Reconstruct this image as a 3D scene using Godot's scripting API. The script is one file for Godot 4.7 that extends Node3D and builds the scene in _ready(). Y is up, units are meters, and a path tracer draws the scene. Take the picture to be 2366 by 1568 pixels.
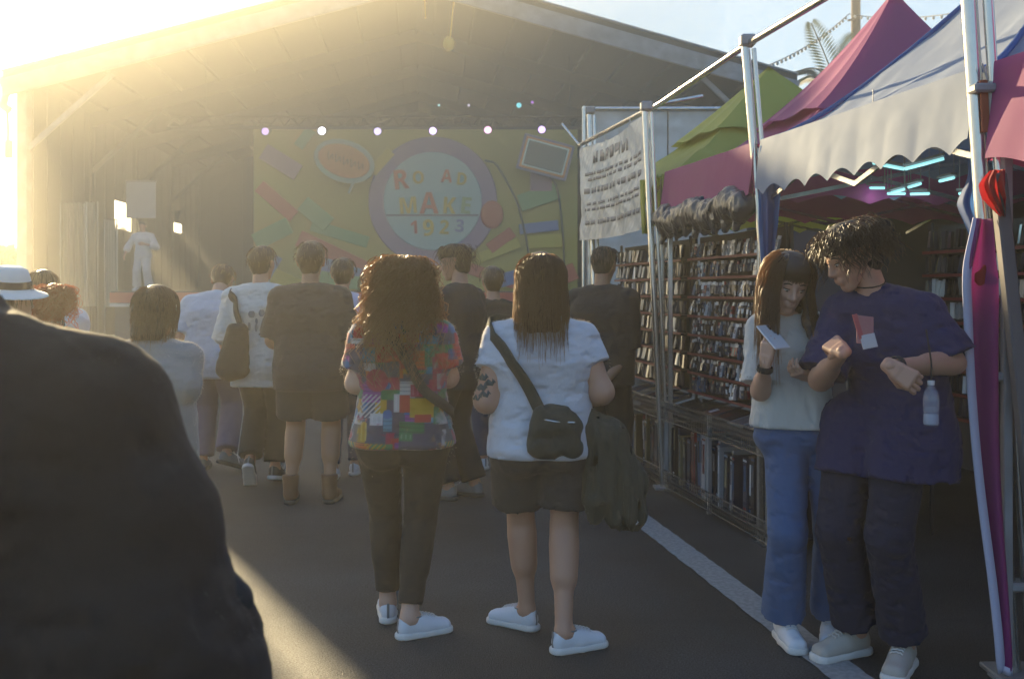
extends Node3D
# A street market at low sun: a line of pop-up stalls on the right, a crowd walking away towards an open barn with a stage.
# Places are given as x (metres to the right), d (metres ahead) and h (metres above the ground); the lens stands 1.48 m high.

const EYE := 1.48
const LENS := 2300.0
var rng := RandomNumberGenerator.new()
var mats := {}
var used := {}
var noise := FastNoiseLite.new()
var hand_shape := {}
var head_shape: Array
var shoe_shape: Array
var sole_shape: Array
var boot_shape: Array
var boot_sole: Array


func at(x: float, d: float, h: float) -> Vector3:
	return Vector3(x, h, -d)


func spot(px: float, py: float, d: float) -> Vector3:   # the place that is d metres ahead along that line of sight
	return Vector3((px - 1183.0) / LENS * d, EYE + (670.0 - py) / LENS * d, -d)


func lin(r: float, g: float, b: float) -> Color:
	return Color(r, g, b).linear_to_srgb()


func mat(key: String, c: Color, rough := 0.8, opts := {}) -> StandardMaterial3D:
	if mats.has(key):
		return mats[key]
	var m := StandardMaterial3D.new()
	m.resource_name = key
	m.albedo_color = c
	m.roughness = rough
	for o in opts:
		m.set(o, opts[o])
	mats[key] = m
	return m


func noise_tex(freq: float, size: int, lo: Color, hi: Color, oct := 4, sd := 1) -> NoiseTexture2D:
	var n := FastNoiseLite.new()
	n.seed = sd
	n.frequency = freq
	n.fractal_octaves = oct
	var t := NoiseTexture2D.new()
	t.width = size
	t.height = size
	t.seamless = true
	t.noise = n
	var gr := Gradient.new()
	gr.set_color(0, lo)
	gr.set_color(1, hi)
	t.color_ramp = gr
	return t


func bump_tex(freq: float, size: int, strength: float, oct := 4, sd := 2) -> NoiseTexture2D:
	var n := FastNoiseLite.new()
	n.seed = sd
	n.frequency = freq
	n.fractal_octaves = oct
	var t := NoiseTexture2D.new()
	t.width = size
	t.height = size
	t.seamless = true
	t.as_normal_map = true
	t.bump_strength = strength
	t.noise = n
	return t


# ---------------------------------------------------------------- naming
func numbered(called: String) -> String:
	var n: int = used.get(called, -1) + 1
	used[called] = n
	return called if n == 0 else "%s_%03d" % [called, n]


func tag(o: Node, label: String, category: String, group := "", kind := "") -> void:
	if label:
		o.set_meta("label", label)
	if category:
		o.set_meta("category", category)
	if group:
		o.set_meta("group", group)
	if kind:
		o.set_meta("kind", kind)


func thing(called: String, label: String, category: String, where := Vector3.ZERO, turn := 0.0, group := "") -> Node3D:
	var o := Node3D.new()
	o.name = numbered(called)
	add_child(o, true)
	o.position = where
	o.rotation.y = turn
	tag(o, label, category, group)
	return o


func obj(called: String, mesh: Mesh, m: Material, parent: Node3D = null, xf := Transform3D()) -> MeshInstance3D:
	var o := MeshInstance3D.new()
	o.mesh = mesh
	o.material_override = m
	o.transform = xf
	if parent == null:
		o.name = numbered(called)
		add_child(o, true)
	else:
		var n := 0
		var nm := called
		while parent.has_node(nm):
			n += 1
			nm = "%s_%03d" % [called, n]
		o.name = nm
		parent.add_child(o, true)
	return o


func struct(called: String, mesh: Mesh, m: Material) -> MeshInstance3D:
	var o := obj(called, mesh, m)
	o.set_meta("kind", "structure")
	return o


# ---------------------------------------------------------------- mesh making
class Shape:
	var v := PackedVector3Array()
	var n := PackedVector3Array()
	var uv := PackedVector2Array()
	var c := PackedColorArray()
	var t := PackedInt32Array()

	func tri(a: int, b: int, e: int) -> void:   # clockwise seen from the side the normals point to
		if (v[b] - v[a]).cross(v[e] - v[a]).dot(n[a] + n[b] + n[e]) > 0.0:
			t.append_array([a, e, b])
		else:
			t.append_array([a, b, e])

	func face(pts: Array, uvs := []) -> void:   # a flat convex polygon, its corners given clockwise or not; the normal from the first three
		var nn: Vector3 = (pts[1] - pts[0]).cross(pts[2] - pts[0]).normalized()
		var s := v.size()
		for i in pts.size():
			v.append(pts[i])
			n.append(nn)
			uv.append(uvs[i] if uvs else Vector2.ZERO)
		for i in range(1, pts.size() - 1):
			tri(s, s + i, s + i + 1)

	func facing(pts: Array, out: Vector3) -> void:
		if (pts[1] - pts[0]).cross(pts[2] - pts[0]).dot(out) < 0.0:
			pts.reverse()
		face(pts)

	func box(at_: Vector3, size: Vector3, b := Basis.IDENTITY, ch := 0.0) -> void:
		var h := size * 0.5
		ch = minf(ch, 0.45 * minf(size.x, minf(size.y, size.z)))
		var g := h - Vector3.ONE * ch
		var axes := [b.x, b.y, b.z]
		for ax in 3:
			var u := (ax + 1) % 3
			var w := (ax + 2) % 3
			for s in [-1.0, 1.0]:
				var o: Vector3 = at_ + axes[ax] * h[ax] * s
				facing([o - axes[u] * g[u] - axes[w] * g[w], o + axes[u] * g[u] - axes[w] * g[w], o + axes[u] * g[u] + axes[w] * g[w], o - axes[u] * g[u] + axes[w] * g[w]], axes[ax] * s)
				if ch > 0.0:
					for s2 in [-1.0, 1.0]:
						var p: Vector3 = at_ + axes[ax] * h[ax] * s + axes[u] * g[u] * s2
						var q: Vector3 = at_ + axes[ax] * g[ax] * s + axes[u] * h[u] * s2
						facing([p - axes[w] * g[w], p + axes[w] * g[w], q + axes[w] * g[w], q - axes[w] * g[w]], axes[ax] * s + axes[u] * s2)
		if ch > 0.0:
			for s in [Vector3(1, 1, 1), Vector3(1, 1, -1), Vector3(1, -1, 1), Vector3(1, -1, -1), Vector3(-1, 1, 1), Vector3(-1, 1, -1), Vector3(-1, -1, 1), Vector3(-1, -1, -1)]:
				var k := []
				for ax in 3:
					var p: Vector3 = at_
					for a2 in 3:
						p += axes[a2] * s[a2] * (h[a2] if a2 == ax else g[a2])
					k.append(p)
				facing(k, b * s)

	func bar(a: Vector3, e: Vector3, w: float, d: float, ch := 0.0, up := Vector3.UP) -> void:   # a straight square bar from a to e
		var z := (e - a).normalized()
		if absf(z.dot(up)) > 0.98:
			up = Vector3.RIGHT
		var x := up.cross(z).normalized()
		box((a + e) * 0.5, Vector3(w, d, a.distance_to(e)), Basis(x, z.cross(x), z), ch)

	func tube(path: Array, r, sides := 8, caps := true) -> void:   # r: a number or one per point
		var s := v.size()
		var last := Vector3.ZERO
		for i in path.size():
			var d: Vector3 = (path[mini(i + 1, path.size() - 1)] - path[maxi(i - 1, 0)]).normalized()
			if last == Vector3.ZERO:
				last = d.cross(Vector3.UP if absf(d.y) < 0.9 else Vector3.RIGHT).normalized()
			last = (last - d * last.dot(d)).normalized()
			var o := d.cross(last)
			var rr: float = r[i] if r is Array or r is PackedFloat32Array else r
			for k in sides:
				var a := TAU * k / sides
				var nn := last * cos(a) + o * sin(a)
				v.append(path[i] + nn * rr)
				n.append(nn)
				uv.append(Vector2(float(k) / sides, float(i)))
		for i in path.size() - 1:
			for k in sides:
				var k2 := (k + 1) % sides
				var a := s + i * sides + k
				var b := s + i * sides + k2
				tri(a, b, b + sides)
				tri(a, b + sides, a + sides)
		if caps and sides > 3:
			for e in [0, path.size() - 1]:
				var nn: Vector3 = (path[e] - path[1 if e == 0 else e - 1]).normalized()
				var q := v.size()
				for k in sides:
					v.append(v[s + e * sides + k])
					n.append(nn)
					uv.append(Vector2.ZERO)
				for k in range(1, sides - 1):
					tri(q, q + k, q + k + 1)

	func sheet(f: Callable, nu: int, nv: int) -> void:   # f(u, v) in 0..1 gives a point
		var s := v.size()
		for j in nv + 1:
			for i in nu + 1:
				var u := float(i) / nu
				var w := float(j) / nv
				var e := 0.003
				var p: Vector3 = f.call(u, w)
				var du: Vector3 = f.call(minf(u + e, 1.0), w) - f.call(maxf(u - e, 0.0), w)
				var dv: Vector3 = f.call(u, minf(w + e, 1.0)) - f.call(u, maxf(w - e, 0.0))
				v.append(p)
				var nn := du.cross(dv)
				n.append(nn.normalized() if nn.length() > 1e-12 else Vector3.UP)
				uv.append(Vector2(u, w))
		for j in nv:
			for i in nu:
				var a := s + j * (nu + 1) + i
				tri(a, a + 1, a + nu + 2)
				tri(a, a + nu + 2, a + nu + 1)

	func ribbon(pts: Array, ns: Array, width, thick: float) -> void:   # a strap that lies on a surface of normals ns
		var s := v.size()
		for i in pts.size():
			var d: Vector3 = (pts[mini(i + 1, pts.size() - 1)] - pts[maxi(i - 1, 0)]).normalized()
			var nn: Vector3 = (ns[i] - d * ns[i].dot(d)).normalized()
			var sd := d.cross(nn)
			var w: float = (width[i] if width is Array else width) * 0.5
			for q in [[-w, 0.0, -sd - nn], [-w, thick, -sd + nn], [w, thick, sd + nn], [w, 0.0, sd - nn]]:
				v.append(pts[i] + sd * q[0] + nn * q[1])
				n.append(q[2].normalized())
				uv.append(Vector2(q[0], i))
		for i in pts.size() - 1:
			for k in 4:
				var a := s + i * 4 + k
				var b := s + i * 4 + (k + 1) % 4
				tri(a, b, b + 4)
				tri(a, b + 4, a + 4)

	func ball(o: Vector3, r: Vector3, seg := 12, rings := 8, b := Basis.IDENTITY) -> void:
		var s := v.size()
		for j in rings + 1:
			var th := PI * j / rings
			for i in seg:
				var ph := TAU * i / seg
				var dd := Vector3(sin(th) * cos(ph), cos(th), sin(th) * sin(ph))
				v.append(o + b * (dd * r))
				n.append((b * (dd / r)).normalized())
				uv.append(Vector2(float(i) / seg, float(j) / rings))
		for j in rings:
			for i in seg:
				var a := s + j * seg + i
				var e := s + j * seg + (i + 1) % seg
				tri(a, e, e + seg)
				tri(a, e + seg, a + seg)

	func disc(o: Vector3, x: Vector3, y: Vector3, r: float, seg := 32, r0 := 0.0) -> void:
		var nn := x.cross(y).normalized()
		for k in seg:
			var a := TAU * k / seg
			var b := TAU * (k + 1) / seg
			var p := o + (x * cos(a) + y * sin(a)) * r
			var q := o + (x * cos(b) + y * sin(b)) * r
			if r0 > 0.0:
				facing([o + (x * cos(a) + y * sin(a)) * r0, p, q, o + (x * cos(b) + y * sin(b)) * r0], nn)
			else:
				facing([o, p, q], nn)

	func lathe(prof: Array, o: Vector3, seg := 16, b := Basis.IDENTITY) -> void:   # profile of Vector2(radius, height)
		var s := v.size()
		for i in prof.size():
			var d: Vector2 = prof[mini(i + 1, prof.size() - 1)] - prof[maxi(i - 1, 0)]
			for k in seg:
				var a := TAU * k / seg
				v.append(o + b * Vector3(prof[i].x * cos(a), prof[i].y, prof[i].x * sin(a)))
				n.append((b * Vector3(d.y * cos(a), -d.x, d.y * sin(a))).normalized())
				uv.append(Vector2(float(k) / seg, prof[i].y))
		for i in prof.size() - 1:
			for k in seg:
				var a := s + i * seg + k
				var e := s + i * seg + (k + 1) % seg
				tri(a, e, e + seg)
				tri(a, e + seg, a + seg)

	func add(arr: Array, xf := Transform3D(), flip := false) -> void:   # append [v, n, t]
		var s := v.size()
		var nb := xf.basis.inverse().transposed()
		for p in arr[0]:
			v.append(xf * p)
			uv.append(Vector2.ZERO)
		for q in arr[1]:
			n.append((nb * q).normalized())
		var tt: PackedInt32Array = arr[2]
		for i in range(0, tt.size(), 3):
			t.append(tt[i] + s)
			t.append(tt[i + (2 if flip else 1)] + s)
			t.append(tt[i + (1 if flip else 2)] + s)

	func mesh() -> ArrayMesh:
		var a := []
		a.resize(Mesh.ARRAY_MAX)
		a[Mesh.ARRAY_VERTEX] = v
		a[Mesh.ARRAY_NORMAL] = n
		if uv.size() == v.size():
			a[Mesh.ARRAY_TEX_UV] = uv
		if c.size() == v.size():
			a[Mesh.ARRAY_COLOR] = c
		a[Mesh.ARRAY_INDEX] = t
		var m := ArrayMesh.new()
		m.add_surface_from_arrays(Mesh.PRIMITIVE_TRIANGLES, a)
		return m


func shape() -> Shape:
	return Shape.new()


func box_mesh(size: Vector3, ch := 0.0) -> ArrayMesh:
	var s := Shape.new()
	s.box(Vector3.ZERO, size, Basis.IDENTITY, ch)
	return s.mesh()


# ---------------------------------------------------------------- bodies: rounded bones joined smoothly and meshed as surface nets
# a bone is [a, b, radius at a, radius at b, side, half-width at a, half-width at b, flat ends (1: at a, 2: at b)]
func bone(a: Vector3, b: Vector3, ra: float, rb := -1.0, wa := 0.0, wb := -1.0, side := Vector3.RIGHT, flat := 0) -> Array:
	return [a, b, ra, ra if rb < 0.0 else rb, side, wa, wa if wb < 0.0 else wb, flat]


func reach(bones: Array, k: float, p: Vector3) -> float:
	var best := 9.0
	for B in bones:
		var ab: Vector3 = B[1] - B[0]
		var pa: Vector3 = p - B[0]
		var t := clampf(pa.dot(ab) / maxf(ab.length_squared(), 1e-9), 0.0, 1.0)
		var r: Vector3 = pa - ab * t
		var w := lerpf(B[5], B[6], t)
		r -= B[4] * clampf(r.dot(B[4]), -w, w)
		var d := r.length() - lerpf(B[2], B[3], t)
		var h := maxf(k - absf(best - d), 0.0)
		best = minf(best, d) - h * h * 0.25 / k
	return best


func onto(bones: Array, p: Vector3, dir: Vector3, gap := 0.004) -> Vector3:   # from p along dir down to the surface
	for i in 40:
		var d := reach(bones, 0.03, p)
		if d < gap + 0.0005:
			break
		p += dir * maxf(d - gap, 0.0005)
	return p


func net(bones: Array, cell: float, k: float, amp := 0.0, freq := 1.0, stretch := Vector3.ONE, floor_y := -99.0, top_y := 99.0) -> Array:
	var lo := Vector3.ONE * 1e9
	var hi := -lo
	for B in bones:
		var r: float = maxf(B[2], B[3])
		var sd: Vector3 = B[4].abs() * maxf(B[5], B[6])
		for e in 2:
			lo = lo.min(B[e] - Vector3.ONE * r - sd)
			hi = hi.max(B[e] + Vector3.ONE * r + sd)
	lo -= Vector3.ONE * (cell * 2.5 + amp)
	hi += Vector3.ONE * (cell * 2.5 + amp)
	var nx := int(ceil((hi.x - lo.x) / cell)) + 1
	var ny := int(ceil((hi.y - lo.y) / cell)) + 1
	var nz := int(ceil((hi.z - lo.z) / cell)) + 1
	var sy := nx
	var sz := nx * ny
	var g := PackedFloat32Array()
	g.resize(nx * ny * nz)
	g.fill(9.0)
	for B in bones:
		var a: Vector3 = B[0]
		var ab: Vector3 = B[1] - a
		var len2 := maxf(ab.length_squared(), 1e-9)
		var inv := 1.0 / len2
		var leng := sqrt(len2)
		var ra: float = B[2]
		var dr: float = B[3] - ra
		var side: Vector3 = B[4]
		var wa: float = B[5]
		var dw: float = B[6] - wa
		var flat: int = B[7]
		var wide := wa > 0.0 or wa + dw > 0.0
		var m := Vector3.ONE * (maxf(ra, ra + dr) + k + cell * 2.0) + side.abs() * maxf(wa, wa + dw)
		var l2 := (a.min(B[1]) - m - lo) / cell
		var h2 := (a.max(B[1]) + m - lo) / cell
		var x0 := maxi(0, int(l2.x))
		var x1 := mini(nx, int(h2.x) + 2)
		for kz in range(maxi(0, int(l2.z)), mini(nz, int(h2.z) + 2)):
			for jy in range(maxi(0, int(l2.y)), mini(ny, int(h2.y) + 2)):
				var pa := Vector3(lo.x + x0 * cell, lo.y + jy * cell, lo.z + kz * cell) - a
				var o := x0 + jy * sy + kz * sz
				for i in range(x0, x1):
					var tu := pa.dot(ab) * inv
					var t := clampf(tu, 0.0, 1.0)
					var r := pa - ab * t
					if wide:
						var w := wa + dw * t
						r -= side * clampf(r.dot(side), -w, w)
					var d := r.length() - (ra + dr * t)
					if flat:
						if flat & 2:
							d = maxf(d, (tu - 1.0) * leng)
						if flat & 1:
							d = maxf(d, -tu * leng)
					var old := g[o]
					var h := k - absf(old - d)
					if h > 0.0:
						d = minf(old, d) - h * h * 0.25 / k
						g[o] = d
					elif d < old:
						g[o] = d
					o += 1
					pa.x += cell
	if amp > 0.0:
		noise.frequency = freq
		for kz in nz:
			for jy in ny:
				for i in nx:
					var o := i + jy * sy + kz * sz
					if absf(g[o]) < cell * 3.0 + amp:
						var nv := noise.get_noise_3d((lo.x + i * cell) * stretch.x, (lo.y + jy * cell) * stretch.y, (lo.z + kz * cell) * stretch.z)
						g[o] += amp * (0.6 * nv + 1.2 * (absf(nv) - 0.22))
	if floor_y > -90.0 or top_y < 90.0:
		for jy in ny:
			var y := lo.y + jy * cell
			var cut := maxf(floor_y - y, y - top_y)
			if cut > -cell * 3.0:
				for kz in nz:
					for i in nx:
						var o := i + jy * sy + kz * sz
						g[o] = maxf(g[o], cut)
	var vid := PackedInt32Array()
	vid.resize(g.size())
	vid.fill(-1)
	var vv := PackedVector3Array()
	var nn := PackedVector3Array()
	var tt := PackedInt32Array()
	var active := PackedInt32Array()
	var near := cell * 2.3
	var offs := [0, 1, sy, sy + 1, sz, sz + 1, sz + sy, sz + sy + 1]
	var edges := [0, 1, 2, 3, 4, 5, 6, 7, 0, 2, 1, 3, 4, 6, 5, 7, 0, 4, 1, 5, 2, 6, 3, 7]
	var corner := [Vector3(0, 0, 0), Vector3(1, 0, 0), Vector3(0, 1, 0), Vector3(1, 1, 0), Vector3(0, 0, 1), Vector3(1, 0, 1), Vector3(0, 1, 1), Vector3(1, 1, 1)]
	var q := PackedFloat32Array()
	q.resize(8)
	for kz in nz - 1:
		for jy in ny - 1:
			var o := jy * sy + kz * sz - 1
			for i in nx - 1:
				o += 1
				if absf(g[o]) > near:
					continue
				var neg := 0
				for c in 8:
					var val := g[o + offs[c]]
					q[c] = val
					if val < 0.0:
						neg += 1
				if neg == 0 or neg == 8:
					continue
				var sum := Vector3.ZERO
				var cnt := 0
				for e in range(0, 24, 2):
					var a: int = edges[e]
					var b: int = edges[e + 1]
					if (q[a] < 0.0) != (q[b] < 0.0):
						var f := q[a] / (q[a] - q[b])
						sum += corner[a].lerp(corner[b], f)
						cnt += 1
				vid[o] = vv.size()
				active.append(o)
				vv.append(lo + (Vector3(i, jy, kz) + sum / cnt) * cell)
				nn.append(Vector3(q[1] + q[3] + q[5] + q[7] - q[0] - q[2] - q[4] - q[6], q[2] + q[3] + q[6] + q[7] - q[0] - q[1] - q[4] - q[5], q[4] + q[5] + q[6] + q[7] - q[0] - q[1] - q[2] - q[3]).normalized())
	for o in active:
		var s0 := g[o] < 0.0
		var A := vid[o]
		for ax in 3:
			var step: int = [1, sy, sz][ax]
			if (g[o + step] < 0.0) == s0:
				continue
			var u: int = [sy, 1, 1][ax]
			var w: int = [sz, sz, sy][ax]
			var Bv := vid[o - u]
			var Cv := vid[o - u - w]
			var Dv := vid[o - w]
			if Bv < 0 or Cv < 0 or Dv < 0:
				continue
			if s0 == (ax == 1):
				tt.append_array([A, Bv, Cv, A, Cv, Dv])
			else:
				tt.append_array([A, Dv, Cv, A, Cv, Bv])
	return [vv, nn, tt]


func net_mesh(arr: Array) -> ArrayMesh:
	var s := Shape.new()
	s.add(arr)
	return s.mesh()


# ---------------------------------------------------------------- people
func make_hand(curl: float, thumb_in: float) -> Array:   # a left hand: wrist at the origin, fingers towards -y, palm to +z, thumb to +x
	var b := [bone(Vector3(0, 0.012, 0), Vector3(0, -0.03, 0), 0.019, 0.016, 0.008, 0.018), bone(Vector3(0.002, -0.03, 0.001), Vector3(0.001, -0.084, 0.002), 0.015, 0.0115, 0.019, 0.027)]
	var xs := [0.029, 0.010, -0.010, -0.028]
	var ls := [0.071, 0.079, 0.073, 0.058]
	for i in 4:
		var p := Vector3(xs[i], -0.086 + absf(i - 1.2) * 0.003, 0.002)
		var ang := 0.15 + curl * (0.45 + 0.06 * i)
		for s in 3:
			var l: float = ls[i] * [0.46, 0.3, 0.24][s]
			var q := p + Vector3(xs[i] * 0.08, -cos(ang), sin(ang)).normalized() * l
			b.append(bone(p, q, 0.0086 - 0.0007 * s, 0.0079 - 0.0008 * s))
			p = q
			ang += curl * 0.75 + 0.08
	var t0 := Vector3(0.024, -0.022, 0.006)
	var t1 := Vector3(0.047 - 0.012 * thumb_in, -0.055, 0.02 + 0.012 * thumb_in)
	var t2 := Vector3(0.052 - 0.03 * thumb_in, -0.083, 0.026 + 0.022 * thumb_in)
	b.append(bone(t0, t1, 0.014, 0.0105))
	b.append(bone(t1, t2, 0.0105, 0.0085))
	return net(b, 0.0036, 0.0042)


func mirrored(arr: Array) -> Array:
	var s := Shape.new()
	s.add(arr, Transform3D(Basis(Vector3(-1, 0, 0), Vector3(0, 1, 0), Vector3(0, 0, 1)), Vector3.ZERO), true)
	return [s.v, s.n, s.t]


func make_head() -> Array:   # looks to -z; the origin is half-way between chin and crown
	var b := [
		bone(Vector3(0, 0.036, 0.024), Vector3(0, 0.034, -0.022), 0.0775),
		bone(Vector3(0, 0.0, -0.045), Vector3(0, -0.05, -0.054), 0.05, 0.042, 0.018, 0.01),
		bone(Vector3(0, -0.02, -0.01), Vector3(0, -0.088, -0.062), 0.058, 0.026, 0.006, 0.012),
		bone(Vector3(0, -0.098, -0.074), Vector3(0, -0.096, -0.07), 0.017, 0.017, 0.006, 0.006),
		bone(Vector3(-0.03, 0.022, -0.084), Vector3(0.03, 0.022, -0.084), 0.0125),
		bone(Vector3(0, 0.012, -0.097), Vector3(0, -0.03, -0.114), 0.0075, 0.0115),
		bone(Vector3(-0.009, -0.034, -0.103), Vector3(0.009, -0.034, -0.103), 0.009),
		bone(Vector3(-0.04, -0.016, -0.068), Vector3(-0.03, -0.026, -0.074), 0.022),
		bone(Vector3(0.04, -0.016, -0.068), Vector3(0.03, -0.026, -0.074), 0.022),
		bone(Vector3(-0.015, -0.059, -0.096), Vector3(0.015, -0.059, -0.096), 0.0075),
		bone(Vector3(-0.013, -0.07, -0.094), Vector3(0.013, -0.07, -0.094), 0.0078),
	]
	for s in [-1.0, 1.0]:
		b.append(bone(Vector3(s * 0.079, -0.022, 0.004), Vector3(s * 0.083, 0.018, 0.014), 0.0085, 0.0125, 0.005, 0.008, Vector3(0, 0, 1)))
	return net(b, 0.005, 0.014)


func make_footwear() -> void:
	var up := [bone(Vector3(0, 0.047, 0.03), Vector3(0, 0.042, -0.06), 0.036, 0.038), bone(Vector3(0, 0.045, -0.06), Vector3(-0.006, 0.034, -0.16), 0.037, 0.029, 0.005, 0.014), bone(Vector3(0, 0.074, 0.024), Vector3(0, 0.066, -0.03), 0.034, 0.034, 0.0, 0.0, Vector3.RIGHT, 0), bone(Vector3(0, 0.078, -0.035), Vector3(-0.002, 0.056, -0.105), 0.03, 0.026)]
	shoe_shape = net(up, 0.008, 0.02, 0.0, 1.0, Vector3.ONE, 0.018, 0.098)
	var so := [bone(Vector3(0, 0.014, 0.034), Vector3(0, 0.014, -0.06), 0.043, 0.042), bone(Vector3(0, 0.014, -0.06), Vector3(-0.006, 0.014, -0.165), 0.042, 0.035, 0.003, 0.013)]
	sole_shape = net(so, 0.008, 0.02, 0.0, 1.0, Vector3.ONE, 0.0, 0.03)
	var bo := up.duplicate()
	bo.append(bone(Vector3(0, 0.19, 0.012), Vector3(0, 0.07, 0.014), 0.056, 0.046, 0.0, 0.0, Vector3.RIGHT, 1))
	boot_shape = net(bo, 0.009, 0.025, 0.0, 1.0, Vector3.ONE, 0.018)


func smooth_path(pts: Array, steps := 6) -> Array:
	var c := Curve3D.new()
	for i in pts.size():
		var d: Vector3 = (pts[mini(i + 1, pts.size() - 1)] - pts[maxi(i - 1, 0)]) / 6.0
		c.add_point(pts[i], -d, d)
	var out := []
	for i in pts.size() - 1:
		for s in steps:
			out.append(c.sample(i, float(s) / steps))
	out.append(pts[-1])
	return out


# hair that grows on a head: n locks that run over the skull and then fall
func locks(T: Transform3D, n: int, length: float, curl: float, thick: float, open := 1.0, spread := 1.0, back := 0.0, top_only := false, ahead := 0.0) -> Shape:
	var s := Shape.new()
	var sc := T.basis.get_scale().x
	for k in n:
		var a := rng.randf_range(open, TAU - open)   # 0 is the face
		var y := rng.randf_range(-0.03, 0.128) if not top_only else rng.randf_range(0.0, 0.128)
		if rng.randf() < 0.35:
			y = rng.randf_range(0.09, 0.13)
			if top_only:
				a = rng.randf_range(0.0, TAU)
		var L := length * rng.randf_range(0.45, 1.2)
		var ph := rng.randf() * TAU
		var hr := curl * rng.randf_range(0.6, 1.4)
		var out := rng.randf_range(0.0, 0.016) * spread
		if curl > 0.008 and rng.randf() < 0.4:
			out += rng.randf_range(0.0, 0.04)
		var path := []
		var m := 7 if curl < 0.004 else 15
		var rr := []
		for i in m:
			var t := float(i) / (m - 1)
			var yy := y - L * t * (0.55 + 0.45 * t)
			var e := sqrt(maxf(0.0, 1.0 - pow(clampf((yy - 0.03) / 0.104, 0.0, 1.0), 2.0)))
			var fall := clampf(-(yy - 0.0) / 0.25, 0.0, 1.4)
			var rx := (0.087 * e + out + 0.012) * (1.0 + (spread - 1.0) * fall)
			var rz := (0.102 * e + out + 0.012) * (1.0 + 0.5 * (spread - 1.0) * fall)
			var p := T * Vector3(sin(a) * rx, maxf(yy, -0.03), -cos(a) * rz)
			p += Vector3(0, minf(yy + 0.03, 0.0), (ahead if cos(a) > -0.45 else back) * fall) * sc
			p += Vector3(cos(ph + t * L * 70.0), 0.3 * sin(ph * 2.0 + t * L * 60.0), sin(ph + t * L * 70.0)) * hr * minf(1.0, t * 3.0 + 0.15)
			path.append(p)
			rr.append(thick * (1.0 - 0.75 * t) + 0.0003)
		s.tube(path, rr, 3, false)
	return s


func head_bones(T: Transform3D, list: Array) -> Array:
	var sc := T.basis.get_scale().x
	var out := []
	for b in list:
		out.append(bone(T * b[0], T * b[1], b[2] * sc, b[3] * sc, b[5] * sc, b[6] * sc, (T.basis * b[4]).normalized(), b[7]))
	return out


func hair(P: Dictionary, kind: String, m: Material, q := {}) -> void:
	var T: Transform3D = P.head
	var base := [bone(Vector3(0, 0.042, 0.03), Vector3(0, 0.054, -0.012), 0.0865), bone(Vector3(0, 0.01, 0.035), Vector3(0, -0.03, 0.035), 0.075, 0.06, 0.006)]
	var sh: Shape
	var cell: float = maxf(P.cell * 0.7, 0.008)
	if kind == "curly":
		base[0][2] = 0.08
		base[0][3] = 0.08
	match kind:
		"short":
			sh = locks(T, q.get("n", 170), q.get("len", 0.04), 0.003, q.get("thick", 0.0022), 0.9, 1.0, 0.0, true)
		"tousled":
			base = [bone(Vector3(0, 0.045, 0.032), Vector3(0, 0.055, -0.015), 0.082, 0.08), bone(Vector3(0, 0.072, -0.055), Vector3(0, 0.064, -0.08), 0.042, 0.03, 0.032, 0.028), bone(Vector3(0, 0.01, 0.04), Vector3(0, -0.04, 0.04), 0.07, 0.055, 0.008)]
			sh = locks(T, q.get("n", 420), 0.08, 0.011, q.get("thick", 0.0022), 0.75, 1.9, 0.0, true)
		"long":
			sh = locks(T, q.get("n", 520), q.get("len", 0.3), 0.0025, q.get("thick", 0.0022), q.get("open", 1.0), q.get("spread", 1.15), q.get("back", 0.03), false, q.get("front", q.get("back", 0.03)))
		"curly":
			sh = locks(T, q.get("n", 620), q.get("len", 0.3), 0.02, 0.0027, 0.85, q.get("spread", 1.35), q.get("back", 0.02))
	var hb := head_bones(T, base)
	if kind == "long" or kind == "curly":
		var L: float = q.get("len", 0.3) * 0.7
		var bk: float = q.get("back", 0.03)
		var top: Vector3 = T * Vector3(0, -0.02, 0.035)
		if kind == "long":
			hb.append(bone(top, top + Vector3(0, -L + 0.03, bk), 0.07, 0.026, 0.02, 0.05))
		else:
			hb.append(bone(top, top + Vector3(0, -L + 0.06, bk), 0.062, 0.02, 0.02, 0.05))
		if q.has("front"):   # locks that hang down in front of the shoulders
			for g in [-1.0, 1.0]:
				var a: Vector3 = T * Vector3(g * 0.074, 0.01, -0.005)
				var e: Vector3 = a + Vector3(g * 0.022, -0.16, q.front * 0.5)
				var z: Vector3 = a + Vector3(g * 0.012, -L, q.front)
				hb.append(bone(a, e, 0.026, 0.028))
				hb.append(bone(e, z, 0.028, 0.008, 0.012, 0.004))
	var h := obj("hair", net_mesh(net(hb, cell, 0.03, 0.006, 34.0)), m, P.root)
	if sh:
		var st := obj("hair_strands", sh.mesh(), mats[m.resource_name + "_lock"], h)
		st.set_meta("kind", "stuff")


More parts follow.
